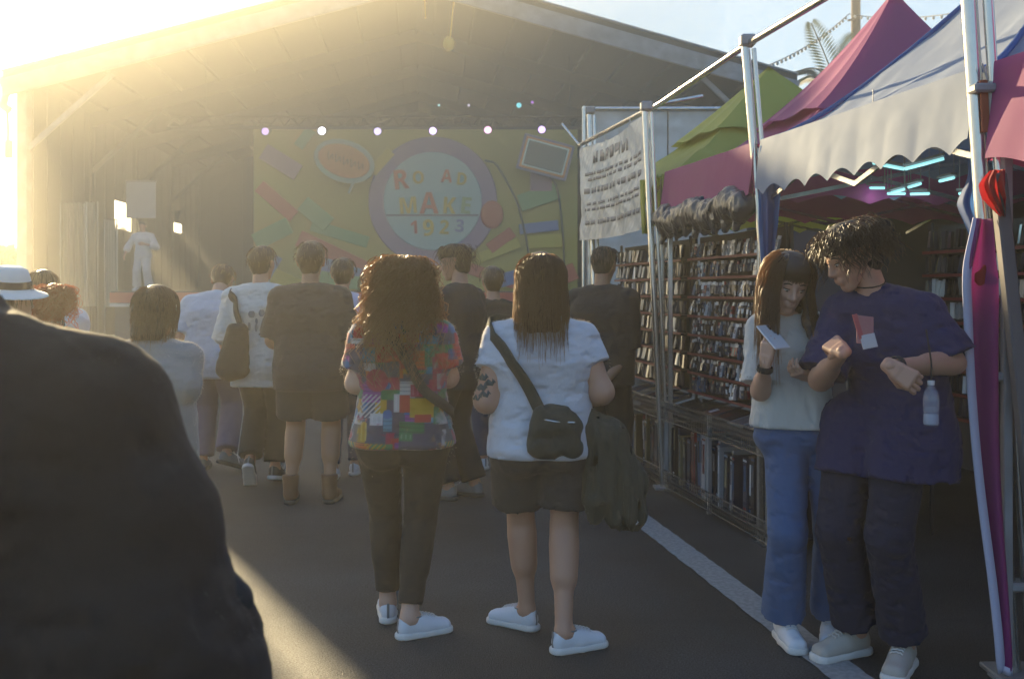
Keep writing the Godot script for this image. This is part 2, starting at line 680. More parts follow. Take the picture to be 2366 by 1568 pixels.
func person(label: String, q: Dictionary) -> Dictionary:
	var H: float = q.get("h", 1.7)
	var s := H / 1.7
	var yaw: float = deg_to_rad(q.get("yaw", 0.0))
	var root := thing("person", label, "person", q.pos, yaw, q.get("group", ""))
	var inv := root.transform.affine_inverse()
	var bulk: float = q.get("bulk", 1.0)
	var sh: float = q.get("sh", 0.165) * s
	var hw: float = q.get("hipw", 0.075) * s
	var ww: float = q.get("waistw", 0.062) * s * bulk
	var cw: float = q.get("chestw", 0.085) * s * bulk
	var lm: float = q.get("legs", 1.0) * s
	var am: float = q.get("arms", 1.0) * s
	var cell: float = q.get("cell", 0.014)
	var lean: Vector3 = q.get("lean", Vector3.ZERO)
	var J := {"hip": Vector3(0, 0.90, 0) * s, "waist": Vector3(0, 1.05, 0) * s, "chest": Vector3(0, 1.25, 0) * s, "neck": Vector3(0, 1.43, 0.005) * s, "head": Vector3(0, 1.583, -0.03) * s}
	for e in ["l", "r"]:
		var g := -1.0 if e == "l" else 1.0
		J["shoulder_" + e] = Vector3(g * sh, 1.34 * s, 0)
		J["elbow_" + e] = Vector3(g * (sh + 0.055 * s), 1.09 * s, 0.02 * s)
		J["wrist_" + e] = Vector3(g * (sh + 0.06 * s), 0.86 * s, -0.06 * s)
		J["thigh_" + e] = Vector3(g * (hw + 0.012), 0.89 * s, 0)
		J["foot_" + e] = Vector3(g * 0.1 * s, 0, 0)
	for k in ["waist", "chest", "neck", "head", "shoulder_l", "shoulder_r", "elbow_l", "elbow_r", "wrist_l", "wrist_r"]:
		J[k] += lean * clampf((J[k].y - J.hip.y) / (J.neck.y - J.hip.y), 0.0, 1.3)
	for k in q.get("j", {}):
		J[k] = q.j[k]
	for k in q.get("w", {}):
		J[k] = inv * q.w[k]
	var feet := {}
	for e in ["l", "r"]:
		var g := -1.0 if e == "l" else 1.0
		var f: Array = q.get("foot_" + e, [g * -6.0, 0.0])   # turn outwards, heel lift in degrees
		var fb := Basis(Vector3.UP, deg_to_rad(f[0])) * Basis(Vector3.RIGHT, deg_to_rad(-f[1]))
		var ball := Vector3(0, 0.0, -0.12) * s
		var ft: Transform3D = Transform3D(Basis.IDENTITY, J["foot_" + e]) * Transform3D(Basis(Vector3.UP, deg_to_rad(f[0])), Vector3.ZERO) * Transform3D(Basis.IDENTITY, ball) * Transform3D(Basis(Vector3.RIGHT, deg_to_rad(-f[1])), Vector3.ZERO) * Transform3D(Basis.IDENTITY.scaled(Vector3.ONE * s), -ball)
		feet[e] = ft
		J["ankle_" + e] = ft * Vector3(0, 0.085, 0.012)
		if not q.get("j", {}).has("knee_" + e) and not q.get("w", {}).has("knee_" + e):
			var A: Vector3 = J["ankle_" + e]
			var T: Vector3 = J["thigh_" + e]
			var want := 0.42 * s
			var d := A.distance_to(T) * 0.5
			var bend := sqrt(maxf(0.0, want * want - d * d))
			J["knee_" + e] = (A + T) * 0.5 + Vector3(g * 0.012, 0, -1).normalized() * bend + Vector3(0, 0.015, 0)
	var hr := Basis.from_euler(Vector3(deg_to_rad(q.get("nod", 0.0)), deg_to_rad(q.get("turn", 0.0)), deg_to_rad(q.get("tilt", 0.0))))
	var hs: float = q.get("head_size", 1.0) * lerpf(1.0, s, 0.6)
	var head := Transform3D(hr.scaled(Vector3.ONE * hs), J.head)
	var P := {"root": root, "J": J, "head": head, "cell": cell, "s": s, "inv": inv, "feet": feet}
	# the bones of the body; inflated by g for what is worn over them
	var torso := func(g: float, low: float) -> Array:
		var r := [
			bone(J.hip + Vector3(0, low, 0), J.waist, 0.098 * s * bulk + g + (0.014 if low < -0.02 else 0.0), 0.086 * s * bulk + g, hw, ww, Vector3.RIGHT, 1 if low < -0.08 else 0),
			bone(J.waist, J.chest, 0.086 * s * bulk + g, 0.104 * s * bulk + g, ww, cw),
			bone(J.chest, J.neck + Vector3(0, -0.075 * s, 0), 0.104 * s * bulk + g, 0.062 * s + g, cw, 0.085 * s),
			bone(J.shoulder_l, J.neck + Vector3(-0.01, -0.05 * s, 0), 0.05 * am + g, 0.056 * s + g * 0.8),
			bone(J.shoulder_r, J.neck + Vector3(0.01, -0.05 * s, 0), 0.05 * am + g, 0.056 * s + g * 0.8),
		]
		return r
	var seat := func(g: float) -> Array:
		var r := [bone(J.hip + Vector3(0, -0.03 * s, 0), J.waist + Vector3(0, -0.03, 0), 0.1 * s * bulk + g, 0.088 * s * bulk + g, hw, ww)]
		for e in ["l", "r"]:
			var gg := -1.0 if e == "l" else 1.0
			r.append(bone(J.hip + Vector3(gg * hw * 0.85, -0.045 * s, 0.035 * s), J.hip + Vector3(gg * hw * 0.85, 0.01, 0.03 * s), 0.088 * lm * q.get("rear", 1.0) + g, 0.085 * lm + g))
		return r
	var leg := func(e: String, g: float, upto: float, hem: float) -> Array:
		var T: Vector3 = J["thigh_" + e]
		var K: Vector3 = J["knee_" + e]
		var A: Vector3 = J["ankle_" + e]
		var r := []
		if upto < 1.0:
			r.append(bone(T, T.lerp(K, upto), 0.09 * lm + g, lerpf(0.09, 0.06, upto) * lm + g + hem, 0.0, 0.0, Vector3.RIGHT, 2))
			return r
		r.append(bone(T, K, 0.09 * lm + g, (0.053 if g == 0.0 else 0.058) * lm + g + hem * 0.35))
		var f := upto - 1.0
		var E := K.lerp(A, f)
		if hem < 0.02 and f > 0.5:
			r.append(bone(K.lerp(A, 0.14), K.lerp(A, 0.5), 0.05 * lm + g, 0.043 * lm + g, 0.006, 0.006))
		r.append(bone(K, E, (0.05 if g == 0.0 else 0.056) * lm + g + hem * 0.35, lerpf(0.056, 0.033 if g == 0.0 else 0.039, f) * lm + g + hem, 0.0, 0.0, Vector3.RIGHT, 2 if g > 0.0 else 0))
		var back := Vector3(0, 0, 0.016) * s
		if f > 0.4 and hem < 0.02:
			r.append(bone(K.lerp(A, 0.18) + back, K.lerp(A, 0.45) + back, 0.05 * lm + g, 0.044 * lm + g))
		return r
	var arm := func(e: String, g: float, upto: float, hem: float) -> Array:
		var S: Vector3 = J["shoulder_" + e]
		var E: Vector3 = J["elbow_" + e]
		var W: Vector3 = J["wrist_" + e]
		if upto < 1.0:
			return [bone(S, S.lerp(E, upto), 0.052 * am + g, lerpf(0.05, 0.043, upto) * am + g + hem, 0.0, 0.0, Vector3.RIGHT, 2)]
		var r := [bone(S, E, 0.052 * am + g, 0.042 * am + g + hem * 0.3)]
		var f := upto - 1.0
		if f > 0.02:
			r.append(bone(E, E.lerp(W, f), 0.043 * am + g + hem * 0.3, lerpf(0.043, 0.028, f) * am + g + hem, 0.0, 0.0, Vector3.RIGHT, 2 if g > 0.0 else 0))
			r.append(bone(E.lerp(W, 0.1), E.lerp(W, minf(f, 0.4)), 0.045 * am + g, 0.041 * am + g))
		return r
	var all: Array = torso.call(0.0, 0.0) + seat.call(0.0)
	for e in ["l", "r"]:
		all += leg.call(e, 0.0, 2.0, 0.0) + arm.call(e, 0.0, 2.0, 0.0)
		all.append(bone(J["ankle_" + e], feet[e] * Vector3(0, 0.045, -0.1), 0.033 * s, 0.026 * s))
	all.append(bone(J.neck + Vector3(0, -0.05 * s, 0), J.head + hr * Vector3(0, -0.045, 0.018) * hs, 0.06 * s, 0.052 * s))
	P.bones = all
	var body := Shape.new()
	body.add(net(all, cell, 0.03))
	body.add(head_shape, head)
	for e in ["l", "r"]:
		var hd: Array = q.get("hand_" + e, [])   # [direction of the fingers, palm towards, grip]
		var f: Vector3 = hd[0] if hd else (J["wrist_" + e] - J["elbow_" + e]).normalized() + Vector3(0, -0.3, 0)
		var pn: Vector3 = hd[1] if hd else Vector3(1.0 if e == "l" else -1.0, 0, 0.15)
		var y := -f.normalized()
		var z := (pn - y * pn.dot(y)).normalized()
		var hb := Basis(y.cross(z), y, z).scaled_local(Vector3.ONE * lerpf(1.0, s, 0.7) * q.get("hand_size", 1.0))
		var kind: String = hd[2] if hd else "relaxed"
		body.add(hand_shape[kind + "_" + e], Transform3D(hb, J["wrist_" + e]))
		P["hand_" + e] = Transform3D(hb, J["wrist_" + e])
	obj("body", body.mesh(), q.get("skin", mats.skin), root)
	if q.has("shirt"):
		var c: Dictionary = q.shirt
		var g: float = c.get("g", 0.014)
		var low: float = c.get("hem", -0.12)
		var b: Array = torso.call(g, low)
		if low < -0.02 or c.has("crop"):
			b += seat.call(g + 0.014)
			if low < -0.1:
				for e in ["l", "r"]:
					b += leg.call(e, g + 0.016, 0.5, 0.012)
		for e in ["l", "r"]:
			b += arm.call(e, c.get("ga", g), c.get("sleeve", 0.6), c.get("cuff", 0.006))
		if c.get("collar", 0.0) > 0.0:
			b.append(bone(J.neck + Vector3(0, -0.04 * s, 0), J.neck + Vector3(0, c.collar, -0.01), 0.066 * s, 0.06 * s, 0, 0, Vector3.RIGHT, 2))
		P.shirt = b
		var floor_y: float = J.hip.y + low if low < -0.02 or c.has("crop") else -99.0
		P.shirt_node = obj(c.get("name", "shirt"), net_mesh(net(b, cell, c.get("k", 0.024), c.get("fold", 0.006), c.get("ff", 9.0), c.get("fs", Vector3(1, 1.6, 1)), floor_y)), c.mat, root)
		if c.has("label"):
			P.shirt_node.set_meta("label", c.label)
	if q.has("pants"):
		var c: Dictionary = q.pants
		var g: float = c.get("g", 0.01)
		var b: Array = seat.call(g)
		for e in ["l", "r"]:
			b += leg.call(e, g, c.get("len", 1.93), c.get("hem", 0.008))
		P.pants = b
		obj(c.get("name", "trousers"), net_mesh(net(b, cell, 0.022, c.get("fold", 0.005), c.get("ff", 8.0), c.get("fs", Vector3(1, 1.8, 1)))), c.mat, root)
	if q.has("shoes"):
		var c: Dictionary = q.shoes
		for e in ["l", "r"]:
			var k: String = c.get("kind", "sneaker")
			var o := obj("boot" if k == "boot" else "shoe", mats.boot_mesh if k == "boot" else mats.shoe_mesh, c.mat, root, feet[e])
			obj("sole", mats.sole_mesh, c.get("sole", mats.white_rubber), o)
			if k != "boot":
				obj("laces", mats.lace_mesh, c.get("lace", mats.white_rubber), o)
				obj("collar", mats.collar_mesh, mats.shoe_grey, o)
	return P


func ground_of(px: float, py: float) -> Vector3:
	return spot(px, py, EYE * LENS / (py - 670.0))


func fuzz_on(P: Dictionary, bones: Array, chains: Array, n: int, l: float, m: Material, parent: Node3D, thick := 0.0005) -> void:   # the fibres that stand on cloth and skin and catch the sun from behind
	var fz := Shape.new()
	for i in n:
		var ch: Array = chains[rng.randi_range(0, chains.size() - 1)]
		var c: Vector3 = ch[0].lerp(ch[1], rng.randf())
		var d := Vector3(rng.randfn(), rng.randfn(), rng.randfn())
		d.z = -absf(d.z) * 0.5 + 0.12
		d = d.normalized()
		var p := onto(bones, c + d * 0.3, -d, 0.0)
		if reach(bones, 0.03, p) > 0.004:
			continue
		var e := p + (d + Vector3(rng.randfn(), rng.randfn(), rng.randfn()) * 0.45).normalized() * l * rng.randf_range(0.4, 1.2)
		fz.tube([p - d * 0.005, e], [thick, thick * 0.4], 3, false)
	var f := obj("fuzz", fz.mesh(), m, parent)
	f.set_meta("kind", "stuff")


# ---------------------------------------------------------------- the place
func make_materials() -> void:
	var weave := bump_tex(0.22, 256, 3.0, 3, 7)
	var crease := bump_tex(0.014, 512, 10.0, 5, 8)
	var cloth := {"normal_enabled": true, "normal_texture": crease, "normal_scale": 0.28, "uv1_triplanar": true, "uv1_scale": Vector3(2.6, 1.3, 2.6), "rim_enabled": true, "rim": 1.0, "rim_tint": 0.3}
	var tones := {
		"tee_white": [0.5, 0.49, 0.52], "tee_pale": [0.36, 0.4, 0.47], "tee_offwhite": [0.5, 0.49, 0.46], "tee_grey": [0.2, 0.21, 0.22], "tee_black": [0.022, 0.02, 0.021], "tee_navy": [0.014, 0.018, 0.075], "shirt_dark": [0.045, 0.036, 0.034], "lavender": [0.5, 0.46, 0.58],
		"black_cloth": [0.018, 0.017, 0.017], "black_blue": [0.013, 0.015, 0.036], "jeans": [0.06, 0.11, 0.23], "jeans_dark": [0.04, 0.06, 0.12], "plum": [0.17, 0.13, 0.17], "shorts_dark": [0.04, 0.036, 0.035], "olive": [0.055, 0.05, 0.034], "coat": [0.042, 0.023, 0.013], "bag_green": [0.03, 0.035, 0.028], "bag_black": [0.022, 0.02, 0.02], "hat_white": [0.6, 0.6, 0.58], "cream": [0.48, 0.47, 0.45], "rust": [0.3, 0.08, 0.04],
		}
	for k in tones:
		mat(k, lin(tones[k][0], tones[k][1], tones[k][2]), 0.9, cloth.merged({"rim": 0.9 if tones[k][1] > 0.15 else 0.12}, true))
	mat("fuzz_dark", lin(0.04, 0.035, 0.034), 0.8, {"backlight_enabled": true, "backlight": lin(0.4, 0.34, 0.28)})
	mat("fuzz_pale", lin(0.5, 0.46, 0.42), 0.8, {"backlight_enabled": true, "backlight": lin(0.8, 0.72, 0.6)})
	mat("skin", lin(0.43, 0.235, 0.16), 0.55, {"rim_enabled": true, "rim": 0.2})
	mat("skin_tan", lin(0.34, 0.18, 0.11), 0.55, {"rim_enabled": true, "rim": 0.2})
	mat("skin_light", lin(0.5, 0.3, 0.22), 0.55, {"rim_enabled": true, "rim": 0.2})
	var hb := {"backlight_enabled": true, "rim_enabled": true, "rim": 0.12, "rim_tint": 0.6}
	mat("hair_brown", lin(0.05, 0.026, 0.014), 0.45, hb.merged({"backlight": lin(0.12, 0.06, 0.03)}))
	mat("hair_dark", lin(0.022, 0.013, 0.009), 0.45, hb.merged({"backlight": lin(0.08, 0.04, 0.02)}))
	mat("hair_red", lin(0.2, 0.04, 0.015), 0.45, hb.merged({"backlight": lin(0.6, 0.14, 0.04)}))
	mat("hair_black", lin(0.012, 0.01, 0.009), 0.7, hb.merged({"backlight": lin(0.05, 0.03, 0.02)}))
	for k in [["hair_brown", 0.022, 0.012, 0.007, 0.66, 0.42, 0.23], ["hair_dark", 0.018, 0.012, 0.009, 0.3, 0.18, 0.1], ["hair_red", 0.12, 0.028, 0.012, 0.7, 0.22, 0.08], ["hair_black", 0.012, 0.01, 0.009, 0.22, 0.14, 0.09]]:
		mat(k[0] + "_lock", lin(k[1], k[2], k[3]), 0.45, {"metallic_specular": 0.5, "backlight_enabled": true, "backlight": lin(k[4], k[5], k[6])})
	mat("shoe_white", lin(0.62, 0.63, 0.68), 0.7, {"normal_enabled": true, "normal_texture": weave, "normal_scale": 0.4, "uv1_triplanar": true, "uv1_scale": Vector3(14, 14, 14)})
	mat("white_rubber", lin(0.6, 0.58, 0.56), 0.6)
	mat("shoe_grey", lin(0.2, 0.19, 0.19), 0.8)
	mat("shoe_dark", lin(0.05, 0.045, 0.04), 0.7)
	mat("sole_dark", lin(0.06, 0.055, 0.05), 0.8)
	mat("boot_brown", lin(0.16, 0.075, 0.04), 0.6)
	mat("shoe_beige", lin(0.4, 0.36, 0.32), 0.8)
	mat("steel", lin(0.62, 0.6, 0.57), 0.28, {"metallic": 0.9, "roughness_texture": noise_tex(0.03, 256, Color(0.5, 0.5, 0.5), Color(1, 1, 1), 4, 5), "uv1_triplanar": true, "uv1_scale": Vector3(3, 3, 3)})
	mat("grey_paint", lin(0.34, 0.34, 0.36), 0.6, {"albedo_texture": noise_tex(0.012, 256, Color(0.78, 0.76, 0.74), Color(1, 1, 1), 5, 9), "uv1_triplanar": true, "uv1_scale": Vector3(0.6, 0.6, 0.6)})
	mat("white_paint", lin(0.62, 0.62, 0.62), 0.6, {"albedo_texture": noise_tex(0.012, 256, Color(0.84, 0.82, 0.8), Color(1, 1, 1), 5, 12), "uv1_triplanar": true, "uv1_scale": Vector3(0.7, 0.7, 0.7)})
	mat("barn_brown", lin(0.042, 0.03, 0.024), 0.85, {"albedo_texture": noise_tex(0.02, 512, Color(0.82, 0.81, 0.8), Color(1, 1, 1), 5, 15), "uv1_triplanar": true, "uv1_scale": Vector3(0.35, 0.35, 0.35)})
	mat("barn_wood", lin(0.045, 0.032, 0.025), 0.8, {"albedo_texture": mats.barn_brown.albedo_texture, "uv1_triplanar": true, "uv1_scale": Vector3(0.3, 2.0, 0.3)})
	mat("black_metal", lin(0.03, 0.03, 0.032), 0.5, {"metallic": 0.3})
	var tarp := bump_tex(0.012, 512, 6.0, 5, 21)
	var cv := {"normal_enabled": true, "normal_texture": tarp, "normal_scale": 0.05, "uv1_triplanar": true, "uv1_scale": Vector3(0.6, 0.6, 0.6), "backlight_enabled": true}
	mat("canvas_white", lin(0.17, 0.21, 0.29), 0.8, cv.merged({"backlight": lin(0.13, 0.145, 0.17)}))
	mat("canvas_pink", lin(0.25, 0.04, 0.155), 0.75, cv.merged({"backlight": lin(0.36, 0.05, 0.15)}))
	mat("canvas_yellow", lin(0.29, 0.3, 0.05), 0.75, cv.merged({"backlight": lin(0.24, 0.24, 0.05)}))
	mat("canvas_blue", lin(0.035, 0.08, 0.22), 0.75, cv.merged({"backlight": lin(0.05, 0.14, 0.4)}))
	mat("canvas_navy", lin(0.02, 0.03, 0.06), 0.85)
	mat("canvas_red", lin(0.24, 0.012, 0.014), 0.85, cv.merged({"backlight": lin(0.3, 0.016, 0.02)}))
	mat("canvas_magenta", lin(0.15, 0.011, 0.1), 0.75, cv.merged({"backlight": lin(0.1, 0.008, 0.06)}))
	mat("binding", lin(0.42, 0.42, 0.55), 0.8)
	mat("vinyl", lin(0.58, 0.58, 0.56), 0.35, {"normal_enabled": true, "normal_texture": tarp, "normal_scale": 0.8, "uv1_triplanar": true, "uv1_scale": Vector3(0.9, 0.5, 0.9), "backlight_enabled": true, "backlight": lin(0.35, 0.35, 0.33)})
	mat("plastic_dark", lin(0.04, 0.042, 0.05), 0.35, {"clearcoat_enabled": true, "clearcoat": 0.35, "clearcoat_roughness": 0.3})
	mat("print_grey", lin(0.2, 0.2, 0.21), 0.6)
	mat("leaf", lin(0.06, 0.085, 0.03), 0.6, {"backlight_enabled": true, "backlight": lin(0.16, 0.2, 0.05), "vertex_color_use_as_albedo": true})
	mat("palm_leaf", lin(0.014, 0.02, 0.012), 0.7, {"backlight_enabled": true, "backlight": lin(0.03, 0.045, 0.015)})
	mat("bark", lin(0.1, 0.075, 0.055), 0.95)
	mat("screen_dark", lin(0.02, 0.022, 0.026), 0.15)
	mats.shoe_mesh = net_mesh(shoe_shape)
	mats.sole_mesh = net_mesh(sole_shape)
	mats.boot_mesh = net_mesh(boot_shape)
	var up_bones := [bone(Vector3(0, 0.078, -0.035), Vector3(-0.002, 0.056, -0.105), 0.03, 0.026), bone(Vector3(0, 0.045, -0.06), Vector3(-0.006, 0.034, -0.16), 0.037, 0.029, 0.005, 0.014), bone(Vector3(0, 0.047, 0.03), Vector3(0, 0.042, -0.06), 0.036, 0.038)]
	var lc := shape()
	for i in 5:
		var pts := []
		for x in 7:
			pts.append(onto(up_bones, Vector3((x - 3) * 0.0075, 0.16, -0.045 - i * 0.016 + 0.004 * (x % 2)), Vector3(0, -1, 0), 0.002))
		lc.tube(pts, 0.0028, 5)
	lc.tube(smooth_path([Vector3(0, 0.11, -0.043), Vector3(0.018, 0.116, -0.038), Vector3(0.03, 0.1, -0.045), Vector3(0.012, 0.106, -0.046)]), 0.002, 5)
	mats.lace_mesh = lc.mesh()
	var co := shape()
	var ring := []
	for i in 17:
		var a := TAU * i / 16.0
		ring.append(Vector3(sin(a) * 0.034, 0.097 + 0.004 * cos(a), 0.0 + cos(a) * 0.05 - 0.004))
	co.tube(ring, 0.004, 5, false)
	co.box(Vector3(0, 0.062, 0.064), Vector3(0.012, 0.07, 0.004), Basis.IDENTITY, 0.001)
	var foxing := []
	for i in 33:
		var a := TAU * i / 32.0
		foxing.append(Vector3(sin(a) * (0.0435 if cos(a) > 0.0 else 0.0465), 0.021, (0.034 + cos(a) * 0.043) if cos(a) > 0.0 else (0.034 + cos(a) * 0.236)))
	mats.collar_mesh = co.mesh()


func build_ground() -> void:
	var s := shape()
	s.sheet(func(u: float, v: float) -> Vector3: return Vector3((u - 0.5) * 500.0, 0.0, 30.0 - v * 500.0), 40, 40)
	var asphalt := mat("asphalt", lin(0.15, 0.168, 0.195), 0.58, {
		"albedo_texture": noise_tex(0.16, 1024, Color(0.2, 0.2, 0.22), Color(1, 1, 1), 5, 31), "uv1_triplanar": true, "uv1_world_triplanar": true, "uv1_scale": Vector3(0.55, 0.55, 0.55),
		"normal_enabled": true, "normal_texture": bump_tex(0.28, 1024, 9.0, 3, 32), "normal_scale": 0.9,
	})
	asphalt.detail_enabled = true   # stains and worn patches, a metre or more across
	asphalt.detail_albedo = noise_tex(0.011, 512, Color(0.55, 0.55, 0.56), Color(1, 1, 1), 6, 35)
	asphalt.detail_blend_mode = BaseMaterial3D.BLEND_MODE_MUL
	asphalt.detail_uv_layer = BaseMaterial3D.DETAIL_UV_2
	asphalt.uv2_triplanar = true
	asphalt.uv2_world_triplanar = true
	asphalt.uv2_scale = Vector3(0.13, 0.13, 0.13)
	struct("ground", s.mesh(), asphalt)
	var l := shape()
	noise.frequency = 1.0
	l.sheet(func(u: float, v: float) -> Vector3:
		var d := 2.2 + v * 14.0
		var x := 1.975 - 0.1745 * d - 0.02 + (u - 0.5) * 0.165 * (1.0 + 0.1 * noise.get_noise_2d(d * 9.0, 10.0 * signf(u - 0.5)))
		return at(x, d, 0.004), 6, 240)
	struct("road_marking", l.mesh(), mat("line_paint", lin(0.33, 0.34, 0.35), 0.8, {"albedo_texture": noise_tex(0.07, 512, Color(0.8, 0.8, 0.8), Color(1, 1, 1), 5, 33), "uv1_triplanar": true, "uv1_world_triplanar": true, "uv1_scale": Vector3(0.8, 0.8, 0.8)}))


func build_barn() -> void:
	var b := thing("open_barn", "big open-fronted gable barn with grey fascia and dark interior behind the crowd", "barn", at(-2.6, 26.8, 0))
	var o := b.position
	var L := at(-12.65, 25.8, 6.95) - o
	var R := at(7.42, 27.7, 7.29) - o
	var K := at(-2.6, 26.8, 9.86) - o
	var back := Vector3(-0.09, 0, -0.996) * 20.0
	var up := Vector3.UP
	for e in [L, R]:
		var s := shape()
		var out: Vector3 = (e - K).normalized() * 0.42
		var a: Vector3 = e + out
		var front := -back.normalized() * 0.35
		for q in [[0.0, 0.2]]:
			var y0: Vector3 = up * q[0]
			var y1: Vector3 = up * q[1]
			var c := [a + front, K + front, K + back, a + back]
			s.facing([c[0] + y1, c[1] + y1, c[2] + y1, c[3] + y1], up)
			s.facing([c[0] + y0, c[1] + y0, c[2] + y0, c[3] + y0], -up)
			for i in 4:
				s.facing([c[i] + y0, c[(i + 1) % 4] + y0, c[(i + 1) % 4] + y1, c[i] + y1], (c[i] + c[(i + 1) % 4]) * 0.5 - (c[0] + c[2]) * 0.5)
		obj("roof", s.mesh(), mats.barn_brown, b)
		var f := shape()
		f.bar(a + front + Vector3(0, -0.2, 0.05), K + front + Vector3(0, -0.2, 0.05), 0.09, 0.46, 0.012)
		obj("fascia", f.mesh(), mats.grey_paint, b)
		var cf := shape()   # the trim strip along the top of the fascia
		cf.bar(a + front + Vector3(0, 0.225, 0.03), K + front + Vector3(0, 0.225, 0.03), 0.16, 0.05, 0.01)
		obj("roof_trim", cf.mesh(), mats.grey_paint, b)
		# portal frames: column, rafter and knee brace at each of five bays
		for i in 5:
			var t := back * (i / 4.0)
			var foot := Vector3(e.x, 0, e.z) + t
			var c := shape()
			c.bar(foot, Vector3(e.x, e.y - 0.1, e.z) + t, 0.13 if i else 0.3, 0.26, 0.01)
			if i == 0:
				c.box(foot + up * 0.02, Vector3(0.5, 0.04, 0.42))
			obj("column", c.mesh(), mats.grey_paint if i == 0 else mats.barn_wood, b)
			var r := shape()
			r.bar(e + t - up * 0.26, K + t - up * 0.26, 0.14, 0.4, 0.01)
			if i:
				obj("rafter", r.mesh(), mats.barn_wood, b)
			var k := shape()
			var low := Vector3(e.x, e.y - 1.9, e.z) + t
			var along: Vector3 = e + (K - e).normalized() * 2.3 + t - up * 0.45
			k.bar(low, along, 0.1, 0.14, 0.01)
			obj("brace", k.mesh(), mats.grey_paint if i == 0 else mats.barn_wood, b)
		for i in 9:
			var p := shape()
			var q: Vector3 = e.lerp(K, (i + 0.5) / 9.0) - up * 0.06
			p.bar(q, q + back, 0.07, 0.11)
			obj("purlin", p.mesh(), mats.barn_wood, b)
	# eave bracket, gutter end and downpipe at the front left corner
	var g := shape()
	g.tube(smooth_path([L + Vector3(-0.42, 0.0, 0.25), L + Vector3(-0.36, -0.35, 0.25), L + Vector3(-0.4, -0.62, 0.25), L + Vector3(-0.44, -0.72, 0.25), L + Vector3(-0.26, -0.86, 0.25)]), 0.1, 8)
	g.tube(smooth_path([L + Vector3(-0.33, -0.8, 0.25), L + Vector3(-0.3, -1.3, 0.25), L + Vector3(-0.3, -1.75, 0.25)]), 0.035, 8)
	g.box(L + Vector3(-0.28, -1.85, 0.25), Vector3(0.16, 0.45, 0.14), Basis.IDENTITY, 0.02)
	obj("downpipe", g.mesh(), mats.grey_paint, b)
	# side walls of upright boards; the left one has openings to the yard
	var dir := back.normalized()
	for side in 2:
		var e: Vector3 = L if side == 0 else R
		for i in 40:
			var p: Vector3 = Vector3(e.x, 0, e.z) + dir * (0.25 + i * 0.5)
			var spans := [[0.0, e.y + 0.1]]
			if side == 0:
				if i >= 15 and i <= 18:
					spans = [[0.0, 3.55], [4.5, e.y + 0.1]]
				elif i >= 30 and i <= 33:
					spans = [[0.0, 3.9], [4.3, e.y + 0.1]]
			for sp in spans:
				var w := shape()
				w.box(p + up * (sp[0] + sp[1]) * 0.5 + Vector3(0.02 * (i % 2), 0, 0), Vector3(0.05, sp[1] - sp[0], 0.52), Basis(Vector3.UP, atan2(dir.x, dir.z)), 0.006)
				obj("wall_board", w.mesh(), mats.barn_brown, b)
	var wdir := (R - L)
	wdir.y = 0.0
	for i in 40:
		var q := (i + 0.5) / 40.0
		var p: Vector3 = Vector3(L.x, 0, L.z) + wdir * q + back
		var y := lerpf(L.y, K.y, q / 0.51) if q < 0.51 else lerpf(K.y, R.y, (q - 0.51) / 0.49)
		y += 0.1
		var w := shape()
		w.box(p + up * y * 0.5 + Vector3(0, 0, 0.02 * (i % 2)), Vector3(wdir.length() / 40.0 + 0.02, y, 0.05), Basis(Vector3.UP, -atan2(wdir.z, wdir.x)), 0.006)
		obj("wall_board", w.mesh(), mats.barn_brown, b)
	# yellow hoist chains with a ball under the ridge
	var y1 := thing("yellow_hoist", "faded yellow hoist straps with a ball hanging below the barn ridge", "hoist", spot(1030, -10, 26.95))
	var s1 := shape()
	s1.bar(Vector3(0.25, 0.5, 0), Vector3(0.22, -0.25, 0), 0.1, 0.04)
	s1.bar(Vector3(0.25, 0.25, 0), Vector3(0.12, -1.1, 0), 0.1, 0.04)
	var s3 := shape()
	s3.bar(Vector3(-0.6, 0.5, 0), Vector3(-0.55, -0.6, 0), 0.1, 0.04)
	s3.bar(Vector3(-0.58, -0.1, 0), Vector3(-0.95, 0.12, 0), 0.08, 0.04)
	var yel := mat("hoist_yellow", lin(0.62, 0.42, 0.04), 0.6)
	obj("strap", s1.mesh(), yel, y1)
	obj("strap", s3.mesh(), yel, y1)
	var s2 := shape()
	s2.ball(Vector3(0.08, -1.3, 0), Vector3(0.16, 0.2, 0.16))
	obj("ball", s2.mesh(), yel, y1)


func text_mesh(t: String, size: float, depth: float, font := "Droid Sans", bold := true) -> TextMesh:
	var m := TextMesh.new()
	m.text = t
	var f := SystemFont.new()
	f.font_names = [font]
	f.font_weight = 700 if bold else 400
	m.font = f
	m.font_size = 64
	m.pixel_size = size / 64.0
	m.depth = depth
	m.curve_step = 4.0
	return m


